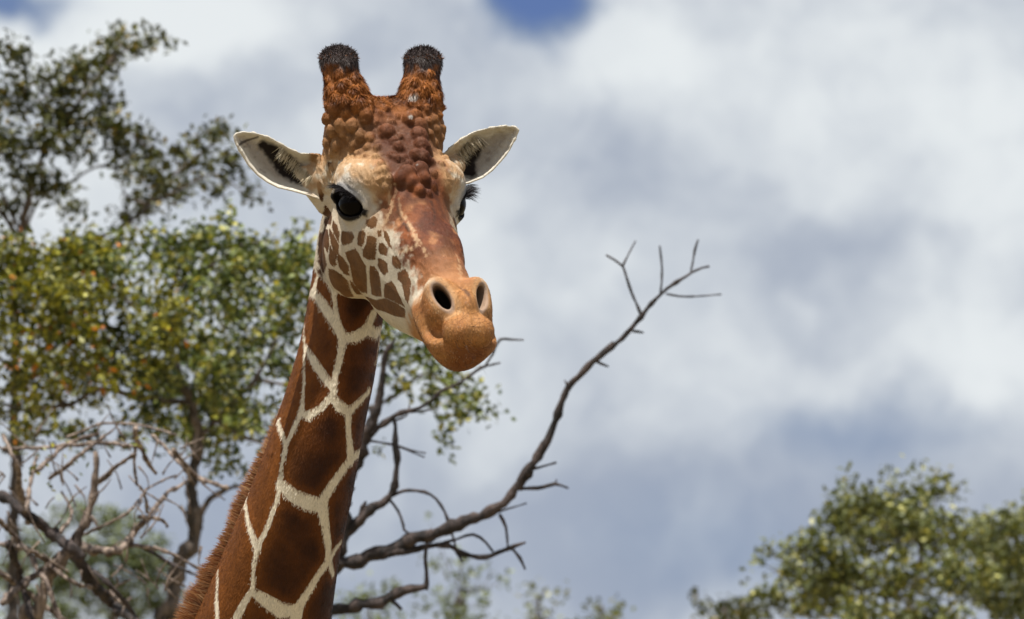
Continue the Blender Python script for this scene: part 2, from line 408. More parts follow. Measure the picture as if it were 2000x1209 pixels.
def surface_nets(f, lo, hi, vox, slack=1.7):
    B = 8; lo = np.array(lo, float)
    nb = np.ceil((np.array(hi) - lo) / (vox * B)).astype(int); n = nb * B
    gc = [lo[i] + (np.arange(nb[i]) * B + B / 2 - 0.5) * vox for i in range(3)]
    C = np.stack(np.meshgrid(*gc, indexing='ij'), -1).reshape(-1, 3)
    fc = np.concatenate([f(c[:, 0], c[:, 1], c[:, 2]) for c in np.array_split(C, max(1, len(C) // 200000))])
    F = np.empty(tuple(n), np.float32)
    F.reshape(nb[0], B, nb[1], B, nb[2], B)[:] = np.where(fc > 0, 99.0, -99.0).astype(np.float32).reshape(nb[0], 1, nb[1], 1, nb[2], 1)
    act = np.nonzero(np.abs(fc) < B * vox * 0.87 * slack)[0]
    bi = np.stack(np.unravel_index(act, tuple(nb)), 1) * B
    off = np.stack(np.meshgrid(*[np.arange(B)] * 3, indexing='ij'), -1).reshape(-1, 3)
    for ch in np.array_split(np.arange(len(bi)), max(1, len(bi) // 600)):
        I = (bi[ch][:, None, :] + off[None]).reshape(-1, 3)
        Pn = lo + I * vox
        F[I[:, 0], I[:, 1], I[:, 2]] = f(Pn[:, 0], Pn[:, 1], Pn[:, 2])
    sg = F < 0
    # edge crossings along every axis
    acc = {}
    strides = np.array([n[1] * n[2], n[2], 1])
    cell_ids, cell_pos, quads = [], [], []
    for a in range(3):
        sl0 = [slice(None)] * 3; sl1 = [slice(None)] * 3; sl0[a] = slice(0, -1); sl1[a] = slice(1, None)
        E = np.stack(np.nonzero(sg[tuple(sl0)] != sg[tuple(sl1)]), 1)
        E1 = E.copy(); E1[:, a] += 1
        f0 = F[E[:, 0], E[:, 1], E[:, 2]]; f1 = F[E1[:, 0], E1[:, 1], E1[:, 2]]
        u = f0 / (f0 - f1)
        p = E.astype(float); p[:, a] += u
        b, c = (a + 1) % 3, (a + 2) % 3
        keep = (E[:, b] > 0) & (E[:, c] > 0) & (E[:, b] < n[b] - 1) & (E[:, c] < n[c] - 1)
        ids = []
        for ob, oc in ((0, 0), (-1, 0), (-1, -1), (0, -1)):
            Q = E.copy(); Q[:, b] += ob; Q[:, c] += oc
            k = Q @ strides; ids.append(k)
            ok = (Q[:, b] >= 0) & (Q[:, c] >= 0)
            cell_ids.append(k[ok]); cell_pos.append(p[ok])
        q = np.stack(ids, 1)[keep]; flip = (f0 < 0)[keep]
        q[flip] = q[flip][:, ::-1]
        quads.append(q)
    ci = np.concatenate(cell_ids); cp = np.concatenate(cell_pos)
    uq, inv = np.unique(ci, return_inverse=True)
    cnt = np.bincount(inv); V = np.stack([np.bincount(inv, cp[:, i]) / cnt for i in range(3)], 1)
    Qd = np.searchsorted(uq, np.concatenate(quads))
    return lo + V * vox, Qd
# ------------------------------------------------------------------ giraffe: coat
RNG = np.random.default_rng(7)
def vnoise(P, scale, seed=0):
    """smooth lattice noise, -1..1"""
    q = np.asarray(P) / scale + seed * 17.3; i = np.floor(q).astype(np.int64); f = q - i; f = f * f * (3 - 2 * f)
    def hsh(a, b, c):
        h = (a * 374761393 + b * 668265263 + c * 2147483647 + seed * 144665) & 0xffffffff
        h = ((h ^ (h >> 13)) * 1274126177) & 0xffffffff
        return ((h ^ (h >> 16)) & 0xffff) / 32767.5 - 1.0
    r = 0
    for dx in (0, 1):
        for dy in (0, 1):
            for dz in (0, 1):
                w = (f[:, 0] if dx else 1 - f[:, 0]) * (f[:, 1] if dy else 1 - f[:, 1]) * (f[:, 2] if dz else 1 - f[:, 2])
                r = r + w * hsh(i[:, 0] + dx, i[:, 1] + dy, i[:, 2] + dz)
    return r
def sstep(a, b, v):
    t = np.clip((v - a) / (b - a), 0, 1); return t * t * (3 - 2 * t)
def lerp(a, b, w): return a + (b - a) * w[:, None]
def tr(ox, oy, k, pts): return [tuple([ox + p[0] * k, oy + p[1] * k] + [p[2] * k * 0.5 if len(p) > 2 else 4.0]) for p in pts]
A4 = lambda *p: tr(480, 540, 0.2977, p)
A5 = lambda *p: tr(300, 800, 0.3382, p)
A2 = lambda *p: tr(580, 240, 0.2150, p)
A3 = lambda *p: [(590 + a * 0.18196, 400 + b * 0.18196) for a, b in p]
# pale network on the neck: strokes with half widths
NECK_LINES = [
 A4((455,5,30),(430,90,75),(405,110,40),(376,200,13),(368,350,15),(375,450,24),(374,600,18),(370,780,20),(355,885,40),(300,1010,34),(255,1110,34),(240,1209,24)),
 A4((430,90,60),(510,200,76),(565,285,62),(615,370,60),(628,430,55),(605,560,46),(578,660,42),(566,760,46),(560,800,40)),
 A4((376,450,26),(440,560,60),(500,650,58),(555,720,50)), A4((375,400,20),(332,440,30),(310,500,14),(285,590,8)),
 A4((545,60,24),(570,100,40),(580,200,32),(600,310,42),(630,385,50)), A4((640,405,64),(720,392,74),(785,350,80),(808,290,74),(835,235,66)),
 A4((785,350,70),(850,370,80),(880,330,40)), A4((872,380,40),(858,470,24),(845,560,20),(840,650,28),(825,730,42),(760,800,50),(690,870,50),(668,895,45)),
 A4((562,790,50),(612,855,80),(670,890,55),(665,1000,46),(675,1100,62),(690,1209,76)), A4((690,1190,70),(740,1170,70)),
 A4((555,790,50),(480,870,46),(400,915,62),(355,890,44)), A4((188,920,36),(215,1010,40),(252,1100,36)),
 A5((755,210,35),(730,320,22),(726,420,32),(700,540,26),(650,680,28),(600,780,32),(580,850,32),(565,940,20),(560,1045,28),(510,1130,42),(465,1215,48)),
 A5((1126,230,56),(1130,290,62),(1060,390,56),(990,490,58),(965,560,64),(985,680,56),(1000,790,52),(1000,880,56),(940,970,48),(880,1070,48),(820,1165,64)),
 A5((1200,240,60),(1130,290,60)), A5((724,430,60),(800,505,78),(880,540,92),(960,560,84)), A5((560,1060,44),(640,1120,78),(730,1175,92),(820,1175,74),(800,1260,70)),
 A5((1122,660,14),(1092,750,26),(1030,830,42),(1005,890,44),(1025,970,40),(1045,1000,16)),
 A5((592,335,8),(550,440,12),(512,550,28),(530,650,32),(560,740,42),(585,812,42)), A5((512,550,20),(480,615,14)),
 A5((402,785,8),(346,918,16),(350,1010,26),(345,1100,28),(352,1240,34)), A5((346,918,14),(290,1040,14),(240,1140,16),(195,1230,16)),
]
# brown spots of the cheek, each an outline on the skin
CHEEK = [A3(*p) for p in (
 ((245,10),(290,70),(315,130),(305,210),(270,140),(240,60)), ((225,95),(262,160),(265,205),(230,210),(218,150)), ((330,170),(375,230),(400,300),(395,400),(350,320),(320,240)),
 ((215,240),(270,270),(285,360),(290,440),(270,510),(240,450),(222,340)), ((290,255),(340,330),(395,440),(385,530),(360,600),(330,480),(305,380)),
 ((170,280),(205,290),(225,420),(240,540),(260,640),(240,700),(200,715),(165,600),(155,420)), ((300,440),(335,520),(365,640),(340,660),(300,630),(285,580),(295,500)),
 ((135,650),(180,700),(200,760),(150,710)), ((390,535),(440,570),(500,660),(505,760),(460,740),(400,670),(380,590)),
 ((465,515),(580,480),(620,540),(690,660),(700,780),(695,945),(640,940),(560,840),(530,700),(510,620)),
 ((285,690),(340,700),(420,750),(490,820),(510,900),(545,980),(560,1010),(470,990),(400,930),(330,880),(290,790)),
 ((515,810),(570,870),(640,960),(735,1090),(700,1080),(600,1010),(590,960),(530,870)), ((430,290),(540,295),(565,345),(540,400),(440,435),(420,370)),
 ((620,300),(660,280),(685,310),(675,400),(650,450),(600,430),(605,350)), ((710,340),(760,345),(800,370),(805,500),(790,590),(720,590),(660,550),(665,490),(700,430)),
 ((840,420),(880,420),(930,490),(915,550),(850,530),(832,480)), ((830,580),(880,600),(925,640),(930,720),(890,760),(850,710),(825,650)),
 ((740,660),(780,670),(830,740),(850,830),(860,980),(800,980),(750,960),(740,840)), ((900,860),(970,825),(1010,880),(1060,990),(1115,1095),(1030,1050),(890,990),(890,920)),
 ((980,560),(1030,560),(1080,650),(1070,690),(1010,680),(980,630)), ((1040,740),(1120,700),(1180,830),(1170,960),(1150,1060),(1120,1010),(1090,850),(1040,800)),
 ((680,990),(800,1030),(900,1010),(1020,1060),(1120,1130),(1115,1209),(1000,1190),(880,1140),(800,1120),(730,1050)),
 ((700,180),(780,130),(815,160),(800,240),(750,260),(700,220)), ((820,290),(860,290),(855,340),(825,345)), ((890,280),(940,350),(970,470),(930,430),(895,350)))]
TEMPLE = [[(625,292),(632,288),(634,302),(628,312)], [(616,300),(624,298),(622,320),(617,322)], [(618,356),(624,352),(630,378),(628,392),(620,376)], [(640,318),(650,316),(652,332),(644,338)],
          [(612,420),(617,420),(616,450),(610,462)]]
NOSE_LINES = [A2((905,560,18),(905,640,24),(870,760,36),(840,840,46),(810,920,46),(770,960,30)), A2((925,690,20),(960,840,22),(1040,960,26),(1090,1060,34),(1110,1110,40),(1010,1165,46),(940,1180,50)), A2((1110,1110,34),(1160,1160,30),(1185,1209,26)),
              [(893,500,2.2),(899,520,3.0),(901,545,2.5)], [(760,338,2.0),(764,400,2.5)]]
DORSAL_EDGE = [(642,296),(672,298),(700,306),(722,322),(742,352),(742,385),(738,408),(752,432),(770,446),(772,468),(785,486),(800,520),(812,545)]

def project(pts):
    P, ok = raycast([p[:2] for p in pts]); return P
def polyline3(line):
    out = []
    for a, b in zip(line[:-1], line[1:]):
        n = max(1, int(math.hypot(b[0] - a[0], b[1] - a[1]) / 9))
        out += [tuple(np.array(a) + (np.array(b) - np.array(a)) * i / n) for i in range(n)]
    out.append(line[-1]); out = np.array(out)
    return np.column_stack([project(out), out[:, 2]])
def line_dist(V, lines, reach=26.0):
    d = np.full(len(V), reach)
    for L in lines:
        L3 = polyline3(L)
        lo, hi = L3[:, :3].min(0) - reach - 12, L3[:, :3].max(0) + reach + 12
        idx = np.nonzero(((V > lo) & (V < hi)).all(1))[0]
        if not len(idx): continue
        W = V[idx]; dd = np.full(len(idx), reach)
        for a, b in zip(L3[:-1], L3[1:]):
            if abs(a[1] - b[1]) > 70: continue
            e = b[:3] - a[:3]; u = np.clip(((W - a[:3]) @ e) / (e @ e + 1e-9), 0, 1)
            r = np.linalg.norm(W - a[:3] - u[:, None] * e, axis=1) - (a[3] + (b[3] - a[3]) * u)
            dd = np.minimum(dd, r)
        d[idx] = np.minimum(d[idx], dd)
    return d
def patch_dist(V, polys):
    """signed distance, below zero inside a spot"""
    d = np.full(len(V), 30.0)
    for k_, P in enumerate(polys):
        if 8 <= k_ < len(CHEEK):
            p3, ok = raycast(P, False, head_sdf)
            if ok.sum() < 4: continue
            p3 = p3[ok]
        else: p3 = project(P)
        c = p3.mean(0)
        _, _, vt = np.linalg.svd(p3 - c)
        e1, e2, nn = vt
        rad = np.linalg.norm(p3 - c, axis=1).max() + 22
        idx = np.nonzero((np.abs(V - c) < rad).all(1))[0]
        if not len(idx): continue
        q = V[idx] - c
        pl = np.stack([(p3 - c) @ e1, (p3 - c) @ e2], 1)
        s = poly_sdf(q @ e1, q @ e2, pl)
        s = np.where(np.abs(q @ nn) < 30, s, 30.0)
        d[idx] = np.minimum(d[idx], s)
    return d
def dist2d(px, py, pts):
    d = np.full(px.shape, 1e3)
    for a, b in zip(pts[:-1], pts[1:]):
        ex, ey = b[0] - a[0], b[1] - a[1]
        u = np.clip(((px - a[0]) * ex + (py - a[1]) * ey) / (ex * ex + ey * ey), 0, 1)
        d = np.minimum(d, np.hypot(px - a[0] - u * ex, py - a[1] - u * ey) - (a[2] + (b[2] - a[2]) * u))
    return d

CREAM = np.array([0.72, 0.645, 0.51]); PATCH = np.array([0.118, 0.036, 0.0062]); PATCH_D = np.array([0.038, 0.012, 0.0045])
def coat(V, Nrm):
    """colour of patches, colour between them, signed distance to the patch edge (positive inside a patch)"""
    X, D, Y = V.T; n = len(V)
    hd = head_sdf(X, D, Y, False); nk = neck_sdf(X, D, Y); ers, _ = ears_sdf(X, D, Y)
    x, y, z = to_head(X, D, Y); ax = np.abs(x); t, h = th(y, z)
    Vm = np.stack(from_head(-ax, y, z), 1)                     # both cheeks carry the same pattern
    nz1, nz2, nz3 = vnoise(V, 34, 1), vnoise(V, 13, 2), vnoise(V, 5, 3)
    # --- neck
    dl = line_dist(V, NECK_LINES)
    cx, cd, rx, rd = (np.interp(Y, *_NT[i]) for i in (1, 2, 3, 4))
    ang = np.arctan2((D - cd) / rd, (X - cx) / rx)
    seeds = []
    for i in range(-1, 14):
        for j in range(6):
            a = (j + 0.5 * (i % 2) + RNG.uniform(-.2, .2)) * math.pi / 3; seeds.append((a, 300 + i * 95 + RNG.uniform(-20, 20)))
    seeds = np.array(seeds); f1 = np.full(n, 1e9); f2 = np.full(n, 1e9)
    for a, yy in seeds:
        da = (ang - a + math.pi) % (2 * math.pi) - math.pi
        q = np.hypot(da * rx, (Y - yy) * 0.75); f2 = np.where(q < f1, f1, np.minimum(f2, q)); f1 = np.minimum(f1, q)
    far = sstep(-0.12, -0.22, Nrm[:, 1])
    dl = np.where(far > 0.5, (f2 - f1) * 0.5 - 7, dl)
    ins = sstep(4, 42, np.minimum(dl * 1.6, 60))
    deep = np.clip(ins * (0.80 + 0.5 * nz1), 0, 1)
    A = lerp(np.tile(PATCH, (n, 1)), PATCH_D, deep)
    # redder coat along the neck's crest; its sunlit lightness is put into the colour
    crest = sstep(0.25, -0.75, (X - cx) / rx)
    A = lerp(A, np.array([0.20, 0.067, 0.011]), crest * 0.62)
    A *= (1 + 0.16 * nz2 + 0.10 * nz3)[:, None]
    Bc = np.tile(CREAM, (n, 1)) * (1 + 0.05 * nz2)[:, None]
    thr = sstep(14, 0, np.abs(Y - 610)) * 0
    # --- head, sides
    isneck = sstep(10, -6, nk - hd)
    jb = A3((100,650),(130,720),(200,790),(300,880),(400,940),(540,1010),(700,1110),(830,1135)); jx = [p[0] for p in jb]; jy = [p[1] for p in jb]
    above = sstep(4, -4, Y - np.interp(X, jx, jy)) * sstep(-0.35, -0.15, Nrm[:, 1]) * sstep(672, 660, X)
    isneck = isneck * (1 - above)
    _, stm = ears_sdf(X, D, Y)
    isneck = isneck * sstep(1.0, 9.0, stm)
    head = isneck < 0.5
    idx = np.nonzero(head | (nk > 12))[0]
    side_v = np.where((x[idx] < 0)[:, None], V[idx], Vm[idx]); dh = -patch_dist(side_v, CHEEK + TEMPLE)
    hdl = np.full(n, -30.0); hdl[idx] = dh + 1.3
    hA = np.tile(np.array([0.140, 0.068, 0.027]), (n, 1)); hA = lerp(hA, np.array([0.075, 0.030, 0.011]), sstep(40, -60, t) * 0.8)
    hA *= (1 + 0.22 * nz2 + 0.12 * nz3)[:, None]
    hB = np.tile(np.array([0.56, 0.50, 0.40]), (n, 1)) * (1 + 0.07 * nz2 + 0.06 * nz3)[:, None]
    # tawny forehead and nose, ending in a ragged edge toward the cheeks
    E = project(DORSAL_EDGE); ex, ey, ez = to_head(*E.T); et, _ = th(ey, ez); o = np.argsort(et)
    b = np.interp(t, et[o], np.abs(ex)[o]); b = np.where(t < et.min(), 400, b)
    dd = b - ax + 7 * nz2 + 4 * nz3
    dd = np.where(h > -20 + 0.0 * t, dd, -30)
    dd = np.where((z > 84 + 4 * nz2) & (t < 40) & (D > -190), np.maximum(dd, 20), dd)
    dd = np.where((stm < 8) | (ers < 6), -30, dd)
    red = np.tile(np.array([0.205, 0.068, 0.026]), (n, 1))
    red = lerp(red, np.array([0.085, 0.027, 0.014]), np.clip(0.45 + 0.9 * nz1 + 0.35 * nz2, 0, 1))
    red = lerp(red, np.array([0.38, 0.18, 0.08]), sstep(0.25, 0.8, vnoise(V, 22, 5)) * 0.6)
    # temple side of the knobs is paler and greyer
    pale = sstep(62, 112, ax + 10 * nz2) * sstep(30, -30, t)
    red = lerp(red, np.array([0.30, 0.145, 0.05]), pale * 0.6)
    gry = sstep(0.1, 0.7, vnoise(V, 17, 9)) * sstep(150, 40, z) * sstep(-40, 60, z) * sstep(110, 40, t)
    red = lerp(red, np.array([0.25, 0.17, 0.14]), gry * 0.5)
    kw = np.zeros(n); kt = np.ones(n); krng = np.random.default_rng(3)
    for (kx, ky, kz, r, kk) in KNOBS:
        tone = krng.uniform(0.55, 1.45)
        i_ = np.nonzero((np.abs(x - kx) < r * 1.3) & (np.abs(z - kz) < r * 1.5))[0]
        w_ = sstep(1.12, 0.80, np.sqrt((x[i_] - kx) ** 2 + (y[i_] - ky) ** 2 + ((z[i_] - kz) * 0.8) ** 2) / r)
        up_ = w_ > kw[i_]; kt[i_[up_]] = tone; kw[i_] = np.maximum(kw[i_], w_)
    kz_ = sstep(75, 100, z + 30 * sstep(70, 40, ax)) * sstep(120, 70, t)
    side_ = sstep(40, 80, ax + 8 * nz2)
    kc = lerp(np.tile(np.array([0.145, 0.042, 0.012]), (n, 1)), np.array([0.30, 0.142, 0.048]), side_ * 0.85) * 0.82 * kt[:, None]
    kc = lerp(kc, np.array([0.40, 0.245, 0.125]), sstep(84, 104, ax) * sstep(165, 130, z) * 0.7)
    vc = lerp(np.tile(np.array([0.095, 0.042, 0.024]), (n, 1)), np.array([0.15, 0.072, 0.030]), side_)  # valley skin colour, darkened to hold the shade between the knobs
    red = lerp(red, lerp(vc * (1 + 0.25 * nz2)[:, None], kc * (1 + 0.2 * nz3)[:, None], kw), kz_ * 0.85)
    red = red * (1 + 0.16 * nz3 + 0.14 * vnoise(V, 2.8, 71))[:, None]
    hornw = sstep(140, 205, z) * sstep(40, -20, t)
    hornc = lerp(np.tile(np.array([0.29, 0.100, 0.022]), (n, 1)), np.array([0.095, 0.028, 0.008]), np.clip(0.35 + 0.8 * nz2 + 0.5 * nz1, 0, 1))
    red = lerp(red, hornc, hornw)
    tip = sstep(250, 276, z + 14 * nz2 + 8 * nz3)
    red = lerp(red, np.array([0.055, 0.042, 0.040]), tip)
    for (sx, sy, r) in ((805, 187, 8), (812, 183, 6), (802, 229, 5), (816, 324, 3)):
        red = lerp(red, np.array([0.55, 0.52, 0.48]), sstep(r, r * 0.4, np.hypot(X - sx, Y - sy) + 2 * nz3) * sstep(-0.1, 0.2, Nrm[:, 1]) * 0.8)
    ln = line_dist(Vm, NOSE_LINES[:3], 16) if False else line_dist(V, NOSE_LINES, 16)
    red = lerp(red, np.array([0.50, 0.34, 0.20]), sstep(2.5, -2, ln + 4 * nz3 + 2 * nz2) * 0.65)
    crease = line_dist(V, [A2((905,700,14),(930,830,18),(990,930,16),(1035,1000,12)), [(843,395,1.5),(850,420,2.0),(848,440,1.5)]], 16)
    red = lerp(red, np.array([0.045, 0.018, 0.010]), sstep(3.0, -1.5, crease + 2 * nz3) * 0.8)
    red = lerp(red, np.array([0.075, 0.026, 0.012]), sstep(0.15, 0.65, vnoise(V, 27, 15)) * sstep(90, 130, t) * sstep(300, 240, t) * 0.8)
    red = lerp(red, np.array([0.070, 0.022, 0.010]), sstep(52, 28, np.abs(ax - 8)) * sstep(150, 110, z) * sstep(110, 60, t) * np.clip(0.55 + 0.6 * nz2, 0, 1))
    # muzzle
    mz = sstep(282, 326, t - 0.32 * h + 12 * nz2 + 0.12 * ax)
    mzc = lerp(np.tile(np.array([0.40, 0.192, 0.070]), (n, 1)), np.array([0.25, 0.102, 0.034]), np.clip(0.35 + 0.6 * nz1 + 0.4 * nz2, 0, 1))
    mzc = mzc * (1 + 0.20 * nz3 + 0.14 * nz2 + 0.16 * vnoise(V, 3.0, 55))[:, None]
    mzc = lerp(mzc, np.array([0.17, 0.058, 0.020]), sstep(395, 445, t + 0.2 * h) * sstep(56, 20, ax) * sstep(48, 10, h) * 0.85)
    mzc = lerp(mzc, np.array([0.48, 0.25, 0.10]), sstep(20, -60, h) * sstep(420, 330, t) * 0.5)
    red = lerp(red, np.array([0.42, 0.20, 0.085]), sstep(180, 300, t) * 0.5)
    mzn = np.maximum(mz, 0)
    # put together
    dors = sstep(-7, 7, dd + 5 * nz1)
    tan = np.exp(-((dd + 6) / 22.0) ** 2) * (0.55 + 0.45 * nz2) * sstep(140, 60, t)
    hB = lerp(hB, np.array([0.43, 0.285, 0.16]), tan); red = lerp(red, np.array([0.40, 0.23, 0.12]), tan * 0.7)
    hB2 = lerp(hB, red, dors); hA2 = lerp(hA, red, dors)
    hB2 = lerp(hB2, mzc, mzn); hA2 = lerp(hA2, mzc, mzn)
    # pale ring round the eye, dark lids
    a, bb, nn = eye_local(ax, y, z); alm = eye_almond(a, bb)
    rr = np.hypot(a, bb)
    ring = sstep(64, 44, rr + 6 * nz2) * (nn > -10)
    brow = sstep(8, 30, z) * sstep(112, 86, z) * sstep(46, 66, ax) * sstep(-0.95, 0.15, nz2 + 0.6 * nz3)
    for C in (hB2, hA2): C[:] = lerp(C, np.array([0.36, 0.215, 0.105]), brow * 0.8)
    hB2 = lerp(hB2, np.array([0.46, 0.43, 0.385]), ring * 0.75); hA2 = lerp(hA2, np.array([0.46, 0.43, 0.385]), ring * 0.75)
    lid = sstep(13.0, 7.0, alm + np.where(bb > 4, 5.0, 0)) * (nn > 4)
    gl = sstep(20, 12, alm) * sstep(10, 20, bb) * (nn > 4) * 0.8
    for C in (hB2, hA2):
        C[:] = lerp(C, np.array([0.26, 0.26, 0.27]), gl); C[:] = lerp(C, np.array([0.012, 0.010, 0.010]), lid)
    # nostril lining
    na, nb, nd = nos_local(ax, y, z)
    ho = np.sqrt((na / 28.0) ** 2 + (nb / 12.8) ** 2)
    w1 = sstep(1.5, 1.15, ho) * (np.abs(nd) < 46); w2 = sstep(1.05, 0.75, ho + 0.012 * np.maximum(nd + 4, 0)) * (nd < 6) * (nd > -60)
    for C in (hB2, hA2):
        C[:] = lerp(C, np.array([0.52, 0.36, 0.20]), sstep(2.3, 1.8, ho) * (np.abs(nd) < 40) * 0.3)
        C[:] = lerp(C, np.array([0.22, 0.19, 0.175]), w1 * 0.6); C[:] = lerp(C, np.array([0.010, 0.008, 0.008]), w2)
        # dark split between the nostrils
        C[:] = lerp(C, np.array([0.12, 0.060, 0.035]), sstep(7, 2, ax + 3 * nz3) * sstep(330, 345, t) * sstep(396, 376, t) * 0.85)
    w = isneck[:, None]
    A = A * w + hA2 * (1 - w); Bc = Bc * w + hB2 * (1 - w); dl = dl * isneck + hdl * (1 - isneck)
    # throat under the jaw
    # --- ears
    for side in (-1, 1):
        P, base, d0, sl, sg = ear_frame(side)
        near = np.nonzero((ers < 6) & (X * sg > base[0] * sg - 8) & (np.abs(Y - base[1]) < 110))[0]
        if not len(near): continue
        sd, sh, u = ear_sheet(X[near], Y[near], side)
        front = sstep(-3, 0, D[near] - sh + 4)
        q = V[near]; k3, k2 = nz3[near], nz2[near]
        c = np.tile(np.array([0.60, 0.56, 0.48]), (len(near), 1)) * (1 + 0.06 * k2)[:, None]
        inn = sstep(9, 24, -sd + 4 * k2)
        c = lerp(c, np.array([0.29, 0.255, 0.22]), inn * front * 0.8)  # inner grey carries the shade of the ear cup in the colour
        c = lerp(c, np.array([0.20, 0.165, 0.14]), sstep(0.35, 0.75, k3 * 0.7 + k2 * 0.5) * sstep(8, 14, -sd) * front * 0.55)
        if side < 0:
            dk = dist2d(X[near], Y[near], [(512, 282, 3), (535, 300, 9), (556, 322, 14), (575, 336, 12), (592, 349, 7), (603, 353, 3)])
            vein = dist2d(X[near], Y[near], [(464, 284, 1.5), (470, 277, 2.5), (480, 273, 2.0), (502, 266, 1.0)])
            c = lerp(c, np.array([0.05, 0.04, 0.035]), sstep(1.5, -1.0, vein) * front * 0.85)
        else:
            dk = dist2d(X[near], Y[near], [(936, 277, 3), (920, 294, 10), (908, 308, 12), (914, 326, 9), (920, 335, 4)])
        c = lerp(c, np.array([0.016, 0.011, 0.009]), sstep(9, -1, dk - 3 + 3 * k3) * front)  # dark ear streak, widened in the colour to deepen the cup's shade
        wgt = sstep(10, 22, u)[:, None]
        for C in (A, Bc): C[near] = C[near] * (1 - wgt) + c * wgt
    return np.clip(A, 0.004, 0.9), np.clip(Bc, 0.004, 0.9), dl

def coat_material():
    t = NT('giraffe_coat')
    pos = t.n('ShaderNodeNewGeometry').outputs['Position']
    mp = t.n('ShaderNodeMapping'); t.L.new(pos, mp.inputs[0]); mp.inputs['Scale'].default_value = (1.0, 1.0, 0.32)
    jag = t.m('MULTIPLY', t.m('SUBTRACT', t.noise(260.0, 3, 0.6, mp.outputs[0]), 0.5), 7.0)
    e = t.m('ADD', t.attr('edge', 'Fac'), jag)
    c = t.mix(t.step(e, -1.3, 1.3), t.attr('between'), t.attr('patch'))
    f = t.noise(700.0, 3, 0.65, mp.outputs[0])
    c = t.mix(t.m('MULTIPLY', t.m('SUBTRACT', f, 0.35), 1.3, clamp=True), c, t.mix(1.0, c, (0.55, 0.5, 0.47, 1), 'MULTIPLY'))
    t.L.new(c, t.b.inputs['Base Color']); t.b.inputs['Roughness'].default_value = 0.62
    t.b.inputs['Specular IOR Level'].default_value = 0.12
    t.bump(f, 0.0012, 0.7)
    return t.mat
def hair_material():
    t = NT('giraffe_hair')
    t.L.new(t.attr('tint'), t.b.inputs['Base Color']); t.b.inputs['Roughness'].default_value = 0.5
    t.b.inputs['Specular IOR Level'].default_value = 0.16
    return t.mat
def plain(name, col, rough=0.6, spec=0.3):
    t = NT(name); t.b.inputs['Base Color'].default_value = (*col, 1); t.b.inputs['Roughness'].default_value = rough
    t.b.inputs['Specular IOR Level'].default_value = spec; return t.mat

def blades(name, root, side, tipv, col, mat, parent, bend=None):
    """one thin tapering blade per hair; all hairs of one tuft or coat are one part"""
    n = len(root)
    if bend is None:
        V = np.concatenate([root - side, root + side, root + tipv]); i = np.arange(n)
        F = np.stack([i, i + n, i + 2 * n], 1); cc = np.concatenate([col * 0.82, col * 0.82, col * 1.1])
    else:
        midp = root + tipv * 0.55 + bend
        V = np.concatenate([root - side, root + side, midp - side * .7, midp + side * .7, root + tipv]); i = np.arange(n)
        F = np.concatenate([np.stack([i, i + n, i + 3 * n], 1), np.stack([i, i + 3 * n, i + 2 * n], 1), np.stack([i + 2 * n, i + 3 * n, i + 4 * n], 1)])
        cc = np.concatenate([col * 0.8, col * 0.8, col, col, col * 1.6])  # tips brightened so the hair colour carries rim light
    o = mesh_obj(name, g2w(V), F, mat, parent, smooth=False)
    at = o.data.color_attributes.new('tint', 'FLOAT_COLOR', 'POINT')
    at.data.foreach_set('color', np.column_stack([np.clip(cc, 0, 1), np.ones(len(cc))]).astype(np.float32).ravel())
    return o
def unit(v): return v / (np.linalg.norm(v, axis=1)[:, None] + 1e-9)

